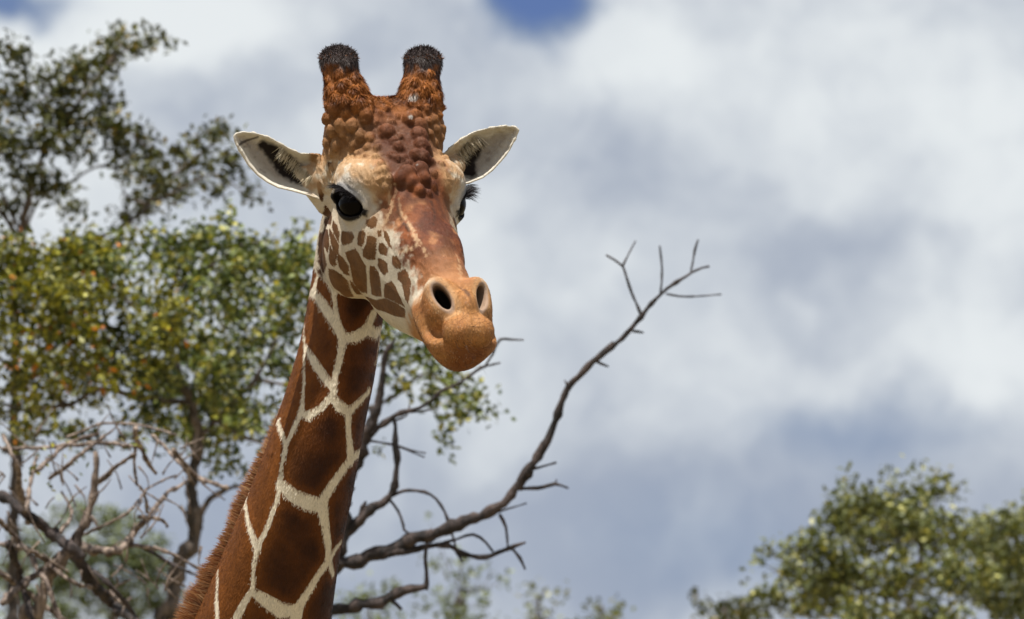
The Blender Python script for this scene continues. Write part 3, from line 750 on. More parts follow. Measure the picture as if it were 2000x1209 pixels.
def build_giraffe(vox=2.1, density=1.0):
    V, Q = surface_nets(body_sdf, (320, -470, 60), (1040, 440, 1330), vox)
    e = 1.5
    g = lambda P: body_sdf(P[:, 0], P[:, 1], P[:, 2])
    Nrm = unit(np.stack([g(V + np.eye(3)[i] * e) - g(V - np.eye(3)[i] * e) for i in range(3)], 1))
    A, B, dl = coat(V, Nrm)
    n_hi = len(V)
    # wrinkled skin over the brow and down the nose
    _x, _y, _z = to_head(*V.T); _t, _h = th(_y, _z); _ax = np.abs(_x)
    wr = 1 - np.abs(vnoise(np.stack([_ax * 1.0, _t * 0.55, _h], 1), 9.0, 41)) * 2
    mk = sstep(10, 34, _z) * sstep(125, 90, _z) * sstep(40, 66, _ax) * (head_sdf(*V.T, False) < 12)
    mk = np.maximum(mk, 0.18 * sstep(330, 370, _t) * (_h > -40)); mk = np.maximum(mk, 0.65 * sstep(70, 110, _t) * sstep(320, 280, _t) * sstep(-10, 20, _h))
    fk = sstep(80, 105, _z + 25 * sstep(70, 40, _ax)) * sstep(120, 70, _t) * sstep(262, 240, _z)
    V = V + Nrm * (mk * wr * 1.7 + fk * (1.7 * vnoise(V, 9, 61) + 0.9 * vnoise(V, 4.5, 62)))[:, None]
    # trunk and legs, wholly below the picture, at a coarser grain
    G0 = -CAM[2]
    def wpt(p):          # world point -> modelling units
        q = np.array(p) - CAM; return (1000 + q @ RGT / S, (DIST - q @ FWD) / S, 604.5 - q @ UPV / S)
    hub = g2w([(460, -360, 1340)])[0]
    bx, by = hub[0], hub[1]
    parts = [(hub, (bx - .28, by + .22, 2.75), .17, .30), ((bx - .28, by + .22, 2.75), (bx - .62, by + .5, 2.35), .34, .44), ((bx - .62, by + .5, 2.35), (bx - 1.35, by + 1.15, 2.15), .44, .42)]
    for (lx, ly, hind) in ((-.42, .72, 0), (-.72, .40, 0), (-1.25, 1.38, 1), (-1.55, 1.02, 1)):
        kx = bx + lx + (-.08 if hind else 0); ky = by + ly + (.06 if hind else 0)
        parts += [((bx + lx, by + ly, 2.1), (bx + lx + (.04 if hind else 0), by + ly, 1.15), .19 if hind else .15, .085), ((bx + lx + (.04 if hind else 0), by + ly, 1.15), (kx, ky, .16), .08, .052), ((kx, ky, .16), (kx + .03, ky - .03, .045), .06, .085)]
    parts += [((bx - 1.5, by + 1.3, 2.3), (bx - 1.72, by + 1.48, 1.4), .05, .02)]
    pw = [(np.array(wpt(a)), np.array(wpt(b)), ra / S, rb / S) for a, b, ra, rb in parts]
    def low(X, D, Y):
        d = None
        for a, b, ra, rb in pw:
            q = rcone(X, D, Y, a, b, ra, rb); d = q if d is None else smin(d, q, 60.0)
        return np.maximum(d, 1290 - Y)
    lo = np.min([np.minimum(a - ra, b - rb) for a, b, ra, rb in pw], 0) - 60; hi = np.max([np.maximum(a + ra, b + rb) for a, b, ra, rb in pw], 0) + 60
    V2, Q2 = surface_nets(low, lo, hi, 18.0)
    k = np.stack([np.floor(V2 / 210.0).astype(int)[:, i] for i in range(3)], 1)
    sp = RNG.uniform(-1, 1, (700, 3)) * (hi - lo) / 2 + (hi + lo) / 2
    f1 = np.full(len(V2), 1e9); f2 = f1.copy()
    for s_ in sp:
        q = np.linalg.norm(V2 - s_, axis=1); f2 = np.where(q < f1, f1, np.minimum(f2, q)); f1 = np.minimum(f1, q)
    Vall = np.concatenate([V, V2]); Qall = np.concatenate([Q, Q2 + n_hi])
    A = np.concatenate([A, np.tile(PATCH, (len(V2), 1))]); B = np.concatenate([B, np.tile(CREAM, (len(V2), 1))]); dl2 = np.concatenate([dl, (f2 - f1) / 2 - 12])
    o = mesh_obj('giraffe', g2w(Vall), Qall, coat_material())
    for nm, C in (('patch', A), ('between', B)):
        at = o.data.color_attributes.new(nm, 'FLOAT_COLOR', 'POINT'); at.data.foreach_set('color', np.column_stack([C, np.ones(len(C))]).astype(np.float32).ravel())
    at = o.data.attributes.new('edge', 'FLOAT', 'POINT'); at.data.foreach_set('value', dl2.astype(np.float32))
    tag(o, 'reticulated giraffe with knobbly forehead and brown patches netted by cream lines', 'giraffe')
    # ---- eyes
    te = NT('wet_dark_eye'); te.b.inputs['Base Color'].default_value = (0.003, 0.002, 0.0018, 1); te.b.inputs['Roughness'].default_value = 0.12; te.b.inputs['Specular IOR Level'].default_value = 0.06
    for s_ in (-1, 1):
        c = np.array(from_head(EYE_C[0] * s_, EYE_C[1], EYE_C[2]))
        bm = bmesh.new(); bmesh.ops.create_uvsphere(bm, u_segments=40, v_segments=24, radius=EYE_R * S)
        for v in bm.verts: v.co = v.co + Vector(g2w([c])[0])
        me = bpy.data.meshes.new('eye'); bm.to_mesh(me); bm.free(); me.materials.append(te.mat)
        me.polygons.foreach_set('use_smooth', np.ones(len(me.polygons), bool))
        eo = bpy.data.objects.new('eye', me); COL.objects.link(eo); eo.parent = o
    hm = hair_material()
    # ---- short coat
    tri = np.concatenate([Q[:, [0, 1, 2]], Q[:, [0, 2, 3]]])
    ar = np.linalg.norm(np.cross(V[tri[:, 1]] - V[tri[:, 0]], V[tri[:, 2]] - V[tri[:, 0]]), axis=1) / 2
    facing = Nrm[tri[:, 0], 1]; wts = ar * np.where(facing > -0.35, 1.0, 0.25)
    nh = int(230000 * density)
    ti = np.searchsorted(np.cumsum(wts) / wts.sum(), RNG.random(nh)); ti = np.clip(ti, 0, len(tri) - 1)
    u, v = RNG.random(nh), RNG.random(nh); fl = u + v > 1; u[fl], v[fl] = 1 - u[fl], 1 - v[fl]
    bw = np.stack([1 - u - v, u, v], 1)
    pick = lambda C: np.einsum('ij,ijk->ik', bw, C[tri[ti]])
    P = pick(V); Nn = unit(pick(Nrm)); pa, pb = pick(A[:n_hi]), pick(B[:n_hi]); ed = (bw * dl[tri[ti]]).sum(1)
    x, y, z = to_head(*P.T); t, h = th(y, z); ax = np.abs(x)
    hd, nk = head_sdf(P[:, 0], P[:, 1], P[:, 2], False), neck_sdf(P[:, 0], P[:, 1], P[:, 2]); ers, _ = ears_sdf(*P.T)
    isneck = sstep(10, -6, nk - hd)
    flow = np.tile(np.array([-0.25, -0.1, 1.0]), (nh, 1))                 # down the neck
    fy, fz = -AX, -AZ
    hf = np.array([fy * SP, fy * CP, -fz])                                  # backward along the head
    flow = flow * isneck[:, None] + np.tile(hf, (nh, 1)) * (1 - isneck)[:, None]
    knob = sstep(170, 215, z) * (1 - isneck); flow = lerp(flow, np.array([0.1, 0.25, 0.9]), knob)
    mzw = sstep(300, 340, t) * (1 - isneck); flow = lerp(flow, np.array([0.1, 0.1, 0.9]), mzw)
    earw = (ers < 3) * 1.0; flow = np.where(earw[:, None] > 0, np.stack([np.sign(P[:, 0] - 760), 0 * z, -0.3 + 0 * z], 1), flow)
    flow = flow + RNG.normal(0, 0.22, (nh, 3)) + 0.35 * np.stack([vnoise(P, 18, s_) for s_ in (11, 12, 13)], 1)
    flow = unit(flow - Nn * (flow * Nn).sum(1)[:, None])
    hside = (1 - isneck) * sstep(200, 150, z)
    ln = RNG.uniform(5, 9, nh) * (1 - 0.45 * hside) * (1 + 0.6 * knob) * (1 + 0.15 * mzw) * (1 - 0.4 * earw)
    tipw = sstep(266, 280, z) * (1 - isneck)
    lift = RNG.uniform(0.10, 0.30, nh) + 0.16 * knob + 0.1 * tipw + 0.05 * mzw
    ln = ln * (1 - 0.3 * tipw)
    a_, b_, n_ = eye_local(ax, y, z); na, nb, nd = nos_local(ax, y, z)
    bad = ((eye_almond(a_, b_) < 6) & (n_ > 0) & (np.hypot(a_, b_) < 50)) | ((np.sqrt((na / 28) ** 2 + (nb / 12.8) ** 2) < 1.5) & (np.abs(nd) < 50))
    kp = ~bad
    isp = (ed + RNG.normal(0, 1.6, nh) * (1 - 0.5 * hside) > 0)
    col = np.where(isp[:, None], pa, pb) * (1 + (RNG.random(nh) - 0.5) * (0.5 + 0.4 * mzw))[:, None] * (1 + 0.12 * vnoise(P, 9, 21))[:, None]
    col = lerp(col, np.array([0.55, 0.40, 0.25]), (RNG.random(nh) < 0.05) * mzw * 0.5)
    col = lerp(col, np.array([0.10, 0.04, 0.018]), (RNG.random(nh) < 0.16) * mzw * 0.6)
    sd = unit(np.cross(Nn + RNG.normal(0, 0.25, (nh, 3)), flow)) * RNG.uniform(0.55, 1.0, nh)[:, None]
    tv = (flow + Nn * lift[:, None]) * ln[:, None]
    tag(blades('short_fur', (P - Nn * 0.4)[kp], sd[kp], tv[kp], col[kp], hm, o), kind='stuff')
    # ---- mane along the back of the neck
    nm = int(9000 * density)
    yy = RNG.uniform(430, 1330, nm); an = R(202) + RNG.normal(0, 0.05, nm) + np.interp(yy, [430, 800, 1000, 1209], [R(16), R(10), R(-4), R(-14)])
    cx, cd, rx, rd = (np.interp(yy, *_NT[i]) for i in (1, 2, 3, 4))
    base = np.stack([cx + rx * 0.985 * np.cos(an), cd + rd * 0.985 * np.sin(an), yy], 1)
    out = unit(np.stack([np.cos(an), np.sin(an), 0 * an], 1) + np.array([-0.05, 0, -0.35]) + RNG.normal(0, 0.16, (nm, 3)) + 0.3 * np.stack([vnoise(base, 16, s_) for s_ in (31, 32, 33)], 1))
    L_ = RNG.uniform(17, 33, nm) * np.interp(yy, [430, 780, 860, 1100, 1209], [0.55, 0.6, 0.95, 1.05, 1.5]) * (1 + 0.25 * vnoise(base, 30, 34))
    mc = lerp(np.tile(np.array([0.46, 0.22, 0.10]), (nm, 1)), np.array([0.20, 0.08, 0.042]), RNG.random(nm)) * RNG.uniform(.7, 1.3, nm)[:, None]
    mc = lerp(mc, np.array([0.60, 0.38, 0.20]), (RNG.random(nm) < 0.35) * 0.7)
    sdv = unit(np.cross(out, np.tile([0, 1.0, 0.2], (nm, 1)))) * 0.95
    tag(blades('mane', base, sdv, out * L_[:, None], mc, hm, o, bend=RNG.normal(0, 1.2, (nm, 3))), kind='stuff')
    # ---- black tufts on the horn tips
    for s_ in (-1, 1):
        m_ = int(2600 * density); d0 = unit(RNG.normal(0, 1, (m_, 3))); d0[:, 2] = np.abs(d0[:, 2]) * 1.0 + 0.12; d0 = unit(d0)
        c = np.array((89.0 * s_, -123.0, 279.0)); root = c + d0 * np.array([34.5, 33.5, 25.5])
        root = root[:, :]; hx = np.stack(from_head(*root.T), 1); dn = np.stack(from_head(*(root + d0).T), 1) - hx
        dn = unit(dn + RNG.normal(0, 0.35, (m_, 3)) + np.array([0, 0, -0.15])); L_ = RNG.uniform(2.0, 6.0, m_) + 9 * RNG.random(m_) ** 3
        cc = lerp(np.tile(np.array([0.048, 0.038, 0.040]), (m_, 1)), np.array([0.16, 0.062, 0.022]), (RNG.random(m_) < np.clip(0.75 - d0[:, 2] * 1.6, 0, 1)) * 0.8) * RNG.uniform(.4, 2.2, m_)[:, None]
        tag(blades('horn_tuft', hx, unit(np.cross(dn, RNG.normal(0, 1, (m_, 3)))) * 0.8, dn * L_[:, None], cc, hm, o, bend=RNG.normal(0, 1.4, (m_, 3))), kind='stuff')
    # ---- eyelashes
    for s_ in (-1, 1):
        m_ = 260; aa = RNG.uniform(-36, 20, m_); up = 19.5 * np.sqrt(1 - (aa / 40) ** 2) * (1 - 0.25 * aa / 40)
        w_ = np.sqrt(np.maximum(41.0 ** 2 - aa ** 2 - up ** 2, 25))
        pt = EYE_C + np.outer(aa, _e1) + np.outer(up + 1.5, _e2) + np.outer(w_, _en)
        dr = unit(np.outer(np.full(m_, 0.8), _en) + np.outer(RNG.uniform(-0.35, 0.25, m_), _e2) + np.outer(np.interp(aa, [-36, 20], [-0.9, 0.1]) + RNG.normal(0, .12, m_), _e1))
        pt = pt * np.array([s_, 1, 1]); dr = dr * np.array([s_, 1, 1])
        hx = np.stack(from_head(*pt.T), 1); dn = np.stack(from_head(*(pt + dr).T), 1) - hx
        cc = np.tile(np.array([0.012, 0.010, 0.012]), (m_, 1))
        blades('eyelashes', hx, unit(np.cross(dn, RNG.normal(0, 1, (m_, 3)))) * 0.6, dn * RNG.uniform(16, 36, m_)[:, None], cc, hm, o, bend=np.outer(np.full(m_, 3.0), [0, 0, -1.6]))
    # ---- hairs along the upper inner rim of the ears
    for pts, dirv in (([(546, 288), (560, 300), (576, 316), (592, 330), (606, 346)], (-0.55, 0.25, 0.8)), ([(934, 262), (922, 270), (908, 281), (898, 292), (894, 306)], (0.6, 0.25, 0.8))):
        m_ = 320; k_ = RNG.uniform(0, len(pts) - 1.001, m_); i_ = k_.astype(int); f_ = (k_ - i_)[:, None]; pp = np.array(pts, float)
        xy = pp[i_] * (1 - f_) + pp[i_ + 1] * f_ + RNG.normal(0, 2.5, (m_, 2))
        P3, ok = raycast(xy); dn = unit(np.array(dirv) + RNG.normal(0, 0.2, (m_, 3)))
        cc = np.tile(np.array([0.60, 0.52, 0.38]), (m_, 1)) * RNG.uniform(.6, 1.15, m_)[:, None]
        blades('ear_hair', P3, unit(np.cross(dn, RNG.normal(0, 1, (m_, 3)))) * 0.45, dn * RNG.uniform(12, 30, m_)[:, None], cc, hm, o, bend=np.outer(np.full(m_, 2.0), [0, 1, 0.0]))
    # ---- whiskers
    m_ = 46; xy = np.column_stack([RNG.uniform(890, 955, m_), RNG.uniform(610, 708, m_)]); xy = xy[np.hypot((xy[:, 0] - 905) / 62, (xy[:, 1] - 650) / 66) < 1]
    P3, ok = raycast(xy); P3 = P3[ok]; m_ = len(P3)
    e = 2.0; gN = unit(np.stack([g(P3 + np.eye(3)[i] * e) - g(P3 - np.eye(3)[i] * e) for i in range(3)], 1))
    dn = unit(gN + np.array([0.55, 0.1, 0.05]) + RNG.normal(0, 0.3, (m_, 3)))
    wk = blades('whiskers', P3, unit(np.cross(dn, RNG.normal(0, 1, (m_, 3)))) * 0.26, dn * RNG.uniform(14, 40, m_)[:, None], np.tile([0.02, 0.015, 0.012], (m_, 1)), hm, o, bend=RNG.normal(0, 1.5, (m_, 3)))
    tag(wk, kind='stuff')
    return o
GIRAFFE = build_giraffe()
# ------------------------------------------------------------------ trees
def bark_material(name, dark, light):
    t = NT(name)
    pos = t.n('ShaderNodeNewGeometry').outputs['Position']
    mp = t.n('ShaderNodeMapping'); t.L.new(pos, mp.inputs[0]); mp.inputs['Scale'].default_value = (1, 1, 0.3)
    a = t.noise(38.0, 5, 0.65, mp.outputs[0]); b = t.noise(7.0, 3)
    c = t.mix(t.step(t.m('ADD', a, t.m('MULTIPLY', t.m('SUBTRACT', b, 0.5), 0.7)), 0.35, 0.7), (*dark, 1), (*light, 1))
    t.L.new(c, t.b.inputs['Base Color']); t.b.inputs['Roughness'].default_value = 0.9
    t.bump(a, 0.03, 1.0)
    return t.mat
def leaf_material(name):
    t = NT(name)
    col = t.attr('tint')
    t.L.new(col, t.b.inputs['Base Color']); t.b.inputs['Roughness'].default_value = 0.48; t.b.inputs['Specular IOR Level'].default_value = 0.4
    tr_ = t.n('ShaderNodeBsdfTranslucent'); t.L.new(t.mix(1.0, col, (1.35, 1.25, 0.5, 1), 'MULTIPLY'), tr_.inputs[0])
    mx = t.n('ShaderNodeMixShader'); mx.inputs[0].default_value = 0.20
    t.L.new(t.b.outputs[0], mx.inputs[1]); t.L.new(tr_.outputs[0], mx.inputs[2]); t.L.new(mx.outputs[0], t.out.inputs[0])
    return t.mat
BARK_DARK = bark_material('dark_weathered_bark', (0.012, 0.009, 0.009), (0.075, 0.053, 0.047))
BARK_PALE = bark_material('pale_dead_wood', (0.075, 0.052, 0.042), (0.33, 0.255, 0.205))
BARK_GREY = bark_material('grey_brown_bark', (0.030, 0.024, 0.020), (0.17, 0.13, 0.105))
LEAF = leaf_material('leaf')
TR = np.random.default_rng(21)
def spline(P, step):
    P = np.asarray(P, float)
    if len(P) < 3:
        n = max(2, int(np.linalg.norm(P[-1][:3] - P[0][:3]) / step) + 1); u = np.linspace(0, 1, n)[:, None]; return P[0] * (1 - u) + P[-1] * u
    Q = np.vstack([2 * P[0] - P[1], P, 2 * P[-1] - P[-2]]); out = []
    for i in range(1, len(Q) - 2):
        a, b, c, d = Q[i - 1:i + 3]; n = max(1, int(np.linalg.norm(c[:3] - b[:3]) / step))
        for k in range(n):
            u = k / n; out.append(0.5 * (2 * b + (c - a) * u + (2 * a - 5 * b + 4 * c - d) * u * u + (3 * b - a - 3 * c + d) * u ** 3))
    out.append(P[-1]); return np.array(out)
def tube(P, sides):
    """P: (n,4) centre and radius -> verts, faces; closed at both ends"""
    n = len(P); T = np.gradient(P[:, :3], axis=0); T /= np.linalg.norm(T, axis=1)[:, None] + 1e-9
    ref = np.array([0.3, 1.0, 0.2]); ref /= np.linalg.norm(ref)
    U = np.cross(T, ref); U /= np.linalg.norm(U, axis=1)[:, None] + 1e-9; W = np.cross(T, U)
    a = np.arange(sides) * 2 * math.pi / sides
    rad = P[:, 3][:, None] * (1 + TR.normal(0, 0.06, (n, sides)))
    V = P[:, None, :3] + (U[:, None, :] * np.cos(a)[None, :, None] + W[:, None, :] * np.sin(a)[None, :, None]) * rad[:, :, None]
    V = V.reshape(-1, 3); i = np.arange(n - 1)[:, None] * sides; j = np.arange(sides)[None]; k = (j + 1) % sides
    F = np.stack([i + j, i + k, i + sides + k, i + sides + j], -1).reshape(-1, 4)
    V = np.vstack([V, P[0, :3], P[-1, :3] + T[-1] * P[-1, 3] * 0.6])
    c0, c1 = n * sides, n * sides + 1; jj = np.arange(sides); kk = (jj + 1) % sides
    F = np.vstack([F, np.stack([kk, jj, np.full(sides, c0), np.full(sides, c0)], 1), np.stack([(n - 1) * sides + jj, (n - 1) * sides + kk, np.full(sides, c1), np.full(sides, c1)], 1)])
    return V, F
class Tree:
    def __init__(self, name, label, foot, dist, group=None, cat='tree', bark=None):
        self.dist = dist; self.k = S / DIST * dist; self.bark = bark or BARK_GREY
        w = to_world(foot[0], foot[1], dist); self.foot = np.array([w[0], w[1], 0.0])
        self.root = bpy.data.objects.new(name, None); COL.objects.link(self.root); self.root.location = self.foot
        self.root.empty_display_size = 0.3
        tag(self.root, label, cat, group)
    def pt(self, px, py, dd=0.0): return to_world(px, py, self.dist + dd)
    def add(self, nm, pts, mat=None, sides=7, parent=None, gnarl=0.42, ground=False):
        """pts: frame x, y, thickness, extra depth (m)"""
        P = []
        for p in pts:
            q = self.pt(p[0], p[1], p[3] if len(p) > 3 else 0.0); P.append((*q, max(p[2] * 0.5 * self.k, 0.0012)))
        P = np.array(P)
        if ground:
            low = P[0].copy(); g = np.array([self.foot[0], self.foot[1], -0.05, low[3] * 1.9]); m = (low + g) / 2; m[3] = low[3] * 1.25; m[0] += 0.06; P = np.vstack([g, m, P])
        P = spline(P, max(self.k * 11, 0.012)); jit = TR.normal(0, 1, (len(P), 3)); jit[1:-1] = (jit[1:-1] + jit[:-2] + jit[2:]) / 3
        P[:, :3] += jit * P[:, 3:4] * gnarl; P[:, 3] *= 1 + 0.20 * np.clip(TR.normal(0, 1, len(P)), -1.2, 2.0)
        V, F = tube(P, sides)
        o = mesh_obj(nm, V - self.foot, [tuple(dict.fromkeys(f)) for f in F.tolist()], mat or self.bark, parent or self.root)
        return o
    def crown(self, clusters, leaf=(13, 6.5), tints=None, per=1.0, limbs=(), depth=1.0, droop=0.0, name='crown', sparse=1.0):
        C = []; D0 = []; tint = []
        for cl in clusters:
            cx, cy, rx, ry = cl[:4]; dd = cl[4] if len(cl) > 4 else TR.uniform(-0.35, 0.35) * depth; tn = cl[5] if len(cl) > 5 else 0
            n = int(per * math.pi * rx * ry / (leaf[0] * leaf[1]) * 1.15)
            ntw = max(2, n // 8)
            # sprays: twig tips scattered through an uneven blob, leaves gathered at each tip
            q = TR.normal(0, 1, (ntw, 3)); q /= np.linalg.norm(q, axis=1)[:, None]; q *= (TR.random(ntw) ** 0.45)[:, None] * TR.uniform(0.7, 1.18, ntw)[:, None]
            tw = TR.integers(0, ntw, n)
            o = q[tw] * np.array([rx, rx * 0.9, ry]); o += TR.normal(0, 1, (n, 3)) * leaf[0] * 0.75
            ctr = self.pt(cx, cy, dd)
            C.append(ctr + (np.outer(o[:, 0], RGT) + np.outer(o[:, 1], FWD) - np.outer(o[:, 2], UPV)) * self.k)
            axis = np.outer(q[tw][:, 0], RGT) + np.outer(q[tw][:, 1], FWD) - np.outer(q[tw][:, 2], UPV)
            D0.append(axis * 0.5 + TR.normal(0, 0.6, (n, 3)) + np.array([0, 0, -droop]))
            tb = tints[tn]; base = np.array(tb[0]) * (1 - (r_ := TR.random((n, 1)) ** 1.7)) + np.array(tb[1]) * r_  # random leaf tones, skewed dark so the tint holds inner-crown shade
            if len(tb) > 2:
                sel = TR.random(n) < tb[3]; base[sel] = np.array(tb[2])
            tint.append(base * np.repeat(TR.uniform(0.75, 1.25, ntw)[tw][:, None], 3, 1) * TR.uniform(0.8, 1.2, (n, 1)))
        C = np.concatenate(C); ax = unit(np.concatenate(D0)); tint = np.concatenate(tint); n = len(C)
        L = TR.uniform(0.7, 1.25, n)[:, None] * leaf[0] * self.k; Wd = TR.uniform(0.8, 1.2, n)[:, None] * leaf[1] * self.k * 0.5
        up = np.array([0, 0, 1.0]) + TR.normal(0, 0.55, (n, 3)); sd = unit(np.cross(ax, up)); nn = unit(np.cross(sd, ax))
        a, e = C - ax * L / 2, C + ax * L / 2
        m1, m2 = C + sd * Wd + nn * L * 0.09, C - sd * Wd + nn * L * 0.09
        V = np.concatenate([a, m1, e, m2]); i = np.arange(n)
        F = np.concatenate([np.stack([i, i + n, i + 2 * n], 1), np.stack([i, i + 2 * n, i + 3 * n], 1)])
        o = mesh_obj(name, V - self.foot, F, LEAF, self.root, smooth=False)
        at = o.data.color_attributes.new('tint', 'FLOAT_COLOR', 'POINT'); at.data.foreach_set('color', np.column_stack([np.tile(np.clip(tint, 0, .8), (4, 1)), np.ones(4 * n)]).astype(np.float32).ravel())
        tag(o, kind='stuff'); return o
    def twig_to(self, start, clusters, every=1, thick=5.0, mat=None):
        """thin limbs from a fork to the foliage they carry"""
        for cl in clusters[::every]:
            s = min(start, key=lambda q: math.hypot(q[0] - cl[0], q[1] - cl[1]) + (40 if q[1] < cl[1] else 0))
            dd = cl[4] if len(cl) > 4 else 0.0
            mx, my = (s[0] + cl[0]) / 2 + TR.uniform(-18, 18), (s[1] + cl[1]) / 2 + TR.uniform(-4, 26)
            self.add('branch', [(s[0], s[1], thick, 0), (mx, my, thick * 0.75, dd * 0.5), (cl[0], cl[1], thick * 0.35, dd)], mat, sides=5)
OLIVE = ((0.026, 0.034, 0.007), (0.095, 0.095, 0.018), (0.20, 0.15, 0.03), 0.05)
GOLD = ((0.020, 0.034, 0.005), (0.30, 0.28, 0.026), (0.50, 0.17, 0.02), 0.025)
GREEN = ((0.020, 0.038, 0.008), (0.175, 0.205, 0.040), (0.34, 0.32, 0.08), 0.14)
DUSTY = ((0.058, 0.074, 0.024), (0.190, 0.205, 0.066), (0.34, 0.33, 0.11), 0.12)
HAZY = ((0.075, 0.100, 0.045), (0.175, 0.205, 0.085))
def tall_sparse_tree():
    t = Tree('tall_sparse_tree', 'tall open-crowned tree with fine olive leaves rising above the golden foliage', (20, 1209), 33.0, 'leafy trees beside the giraffe')
    t.add('trunk', [(25, 1300, 26), (28, 900, 22), (30, 600, 18), (42, 470, 15), (58, 380, 13), (84, 300, 11), (120, 245, 9), (160, 190, 8), (205, 130, 6), (236, 86, 4)], ground=True)
    for b in ([(45, 455, 9), (22, 420, 8), (5, 380, 7), (-20, 340, 6)], [(50, 450, 8), (68, 400, 7), (80, 360, 5)], [(84, 300, 8), (60, 250, 6), (35, 200, 5), (20, 130, 3)],
              [(120, 245, 7), (190, 245, 5), (250, 260, 4), (290, 290, 3)], [(60, 385, 8), (130, 360, 6), (190, 325, 5), (240, 330, 4), (300, 340, 3)],
              [(36, 560, 11), (130, 500, 10), (240, 440, 9), (290, 400, 8), (330, 350, 6), (390, 300, 5), (440, 260, 3)], [(300, 395, 6), (360, 365, 5), (420, 340, 4), (480, 380, 3)],
              [(205, 130, 5), (260, 90, 4), (330, 68, 2.5)], [(160, 190, 5), (120, 170, 4), (60, 210, 3)], [(290, 400, 6), (250, 385, 5), (235, 350, 4)]):
        t.add('branch', b, sides=6)
    cl = [(20,110,45,30),(30,190,55,45),(12,290,35,60),(110,170,50,40),(165,140,50,42),(212,108,36,40),(240,72,40,18),(305,72,34,12),(268,92,36,18),(130,228,60,42),(198,200,42,42),(88,268,52,40),(150,290,42,32),(215,245,34,24),(58,345,52,30),(108,368,40,26),
          (250,262,40,22),(288,290,34,28),(228,292,40,26),(392,268,34,20),(350,298,34,20),(442,256,24,20),(300,340,36,30),(388,322,34,26),(452,322,34,32),(492,382,16,26),(420,372,32,22),(340,372,40,26),(300,392,46,24),(252,420,36,18),(262,340,32,22),(20,400,36,30),(140,400,30,20)]
    cl += [(TR.uniform(-230, -25), TR.uniform(110, 440), TR.uniform(34, 56), TR.uniform(26, 40)) for _ in range(20)]
    t.add('branch', [(42, 470, 9), (-60, 330, 7), (-130, 220, 5), (-170, 140, 3)], sides=6)
    t.crown(cl, (17, 10), {0: OLIVE}, per=6.5, depth=1.4)
def broad_tree():
    t = Tree('broad_tree', 'broad dense tree with golden and green leaves behind the giraffe neck', (330, 1209), 30.0, 'leafy trees beside the giraffe')
    t.add('trunk', [(318, 1330, 40), (328, 1209, 36), (345, 1120, 34), (372, 1050, 32), (380, 1000, 26), (372, 955, 26), (382, 900, 24), (388, 850, 20), (372, 785, 18), (340, 715, 15), (318, 660, 12), (330, 590, 9), (350, 520, 6)], ground=True)
    for b in ([(385, 1030, 12), (398, 985, 11), (440, 957, 9), (490, 945, 8), (560, 900, 7), (620, 840, 6)], [(378, 1012, 12), (362, 1000, 9), (352, 988, 6)], [(388, 850, 13), (440, 800, 10), (500, 740, 8), (540, 660, 5)],
              [(372, 785, 12), (290, 780, 10), (200, 760, 9), (130, 790, 8), (40, 800, 7), (-20, 810, 6)], [(340, 715, 9), (250, 690, 7), (160, 650, 6), (90, 600, 4)], [(318, 660, 8), (260, 600, 6), (200, 540, 4)], [(350, 560, 7), (410, 520, 6), (470, 480, 4), (540, 470, 3)],
              [(420, 815, 9), (470, 850, 7), (520, 868, 4)], [(500, 740, 7), (600, 760, 8), (690, 800, 9), (760, 780, 8), (830, 730, 6), (890, 770, 4)]):
        t.add('branch', b, sides=6)
    gold = [(60,500,80,40),(150,512,80,40),(40,580,70,50),(130,592,80,52),(220,572,70,50),(60,662,70,52),(150,682,80,52),(250,652,62,50),(322,650,62,42),(40,742,62,42),(112,762,70,34),(222,732,54,40),(332,602,54,42),(20,520,50,50),(90,560,80,50),(200,520,60,40),(180,630,80,50)]
    gold = [(*c, TR.uniform(-0.9, 0.1), 1 if TR.random() < 0.8 else 0) for c in gold]
    gr = [(330,482,60,42),(400,470,52,42),(432,440,34,24),(482,492,52,42),(540,502,42,32),(585,452,18,20),(422,562,60,40),(502,572,52,40),(562,572,34,38),(470,652,52,42),(540,642,42,38),(400,692,60,42),(482,722,52,38),(540,702,34,34),(332,762,52,32),(422,782,60,32),(502,802,52,32),(440,852,60,30),(380,842,52,32),(520,862,24,22),(290,802,52,32),(100,832,42,22),(170,852,52,22),(470,922,30,14),(420,900,40,18),
          (360,540,50,40),(450,530,50,40),(360,640,40,50),(440,610,50,40),(430,740,50,40),(560,540,30,30),(600,520,24,30),(590,590,24,30),(30,860,40,20),(250,860,36,16)]
    gr = [(*c, TR.uniform(-0.2, 0.9), 0) for c in gr]
    rt = [(790,652,44,26),(770,692,40,34),(830,692,42,34),(880,732,42,34),(930,768,34,20),(962,810,20,12),(890,800,34,28),(858,770,42,34),(780,742,34,24),(872,850,18,30),(880,886,9,10),(740,880,18,8),(922,802,34,22),(760,640,30,30),(830,650,30,24)]
    rt = [(*c, TR.uniform(-0.3, 0.3), 0) for c in rt]
    fill = [(TR.uniform(-10, 590), TR.uniform(455, 850), TR.uniform(26, 46), TR.uniform(18, 34)) for _ in range(95)]
    fill = [(*c, TR.uniform(-.6, .8), 1 if c[0] + TR.normal(0, 60) < 250 else 0) for c in fill if not (c[0] > 480 and c[1] > 760) and not (c[0] < 90 and c[1] < 470)]
    gr += fill
    gold += [(TR.uniform(-330, -20), TR.uniform(430, 800), TR.uniform(40, 75), TR.uniform(30, 50), TR.uniform(-.8, .8), 1 if TR.random() < .6 else 0) for _ in range(34)]
    t.add('branch', [(130, 790, 8), (0, 700, 8), (-120, 640, 6), (-250, 600, 4)], sides=6); t.add('branch', [(40, 800, 7), (-80, 760, 6), (-200, 740, 4)], sides=6)
    t.crown(gold + gr + rt, (18, 11), {0: GREEN, 1: GOLD}, per=4.8, depth=1.0)
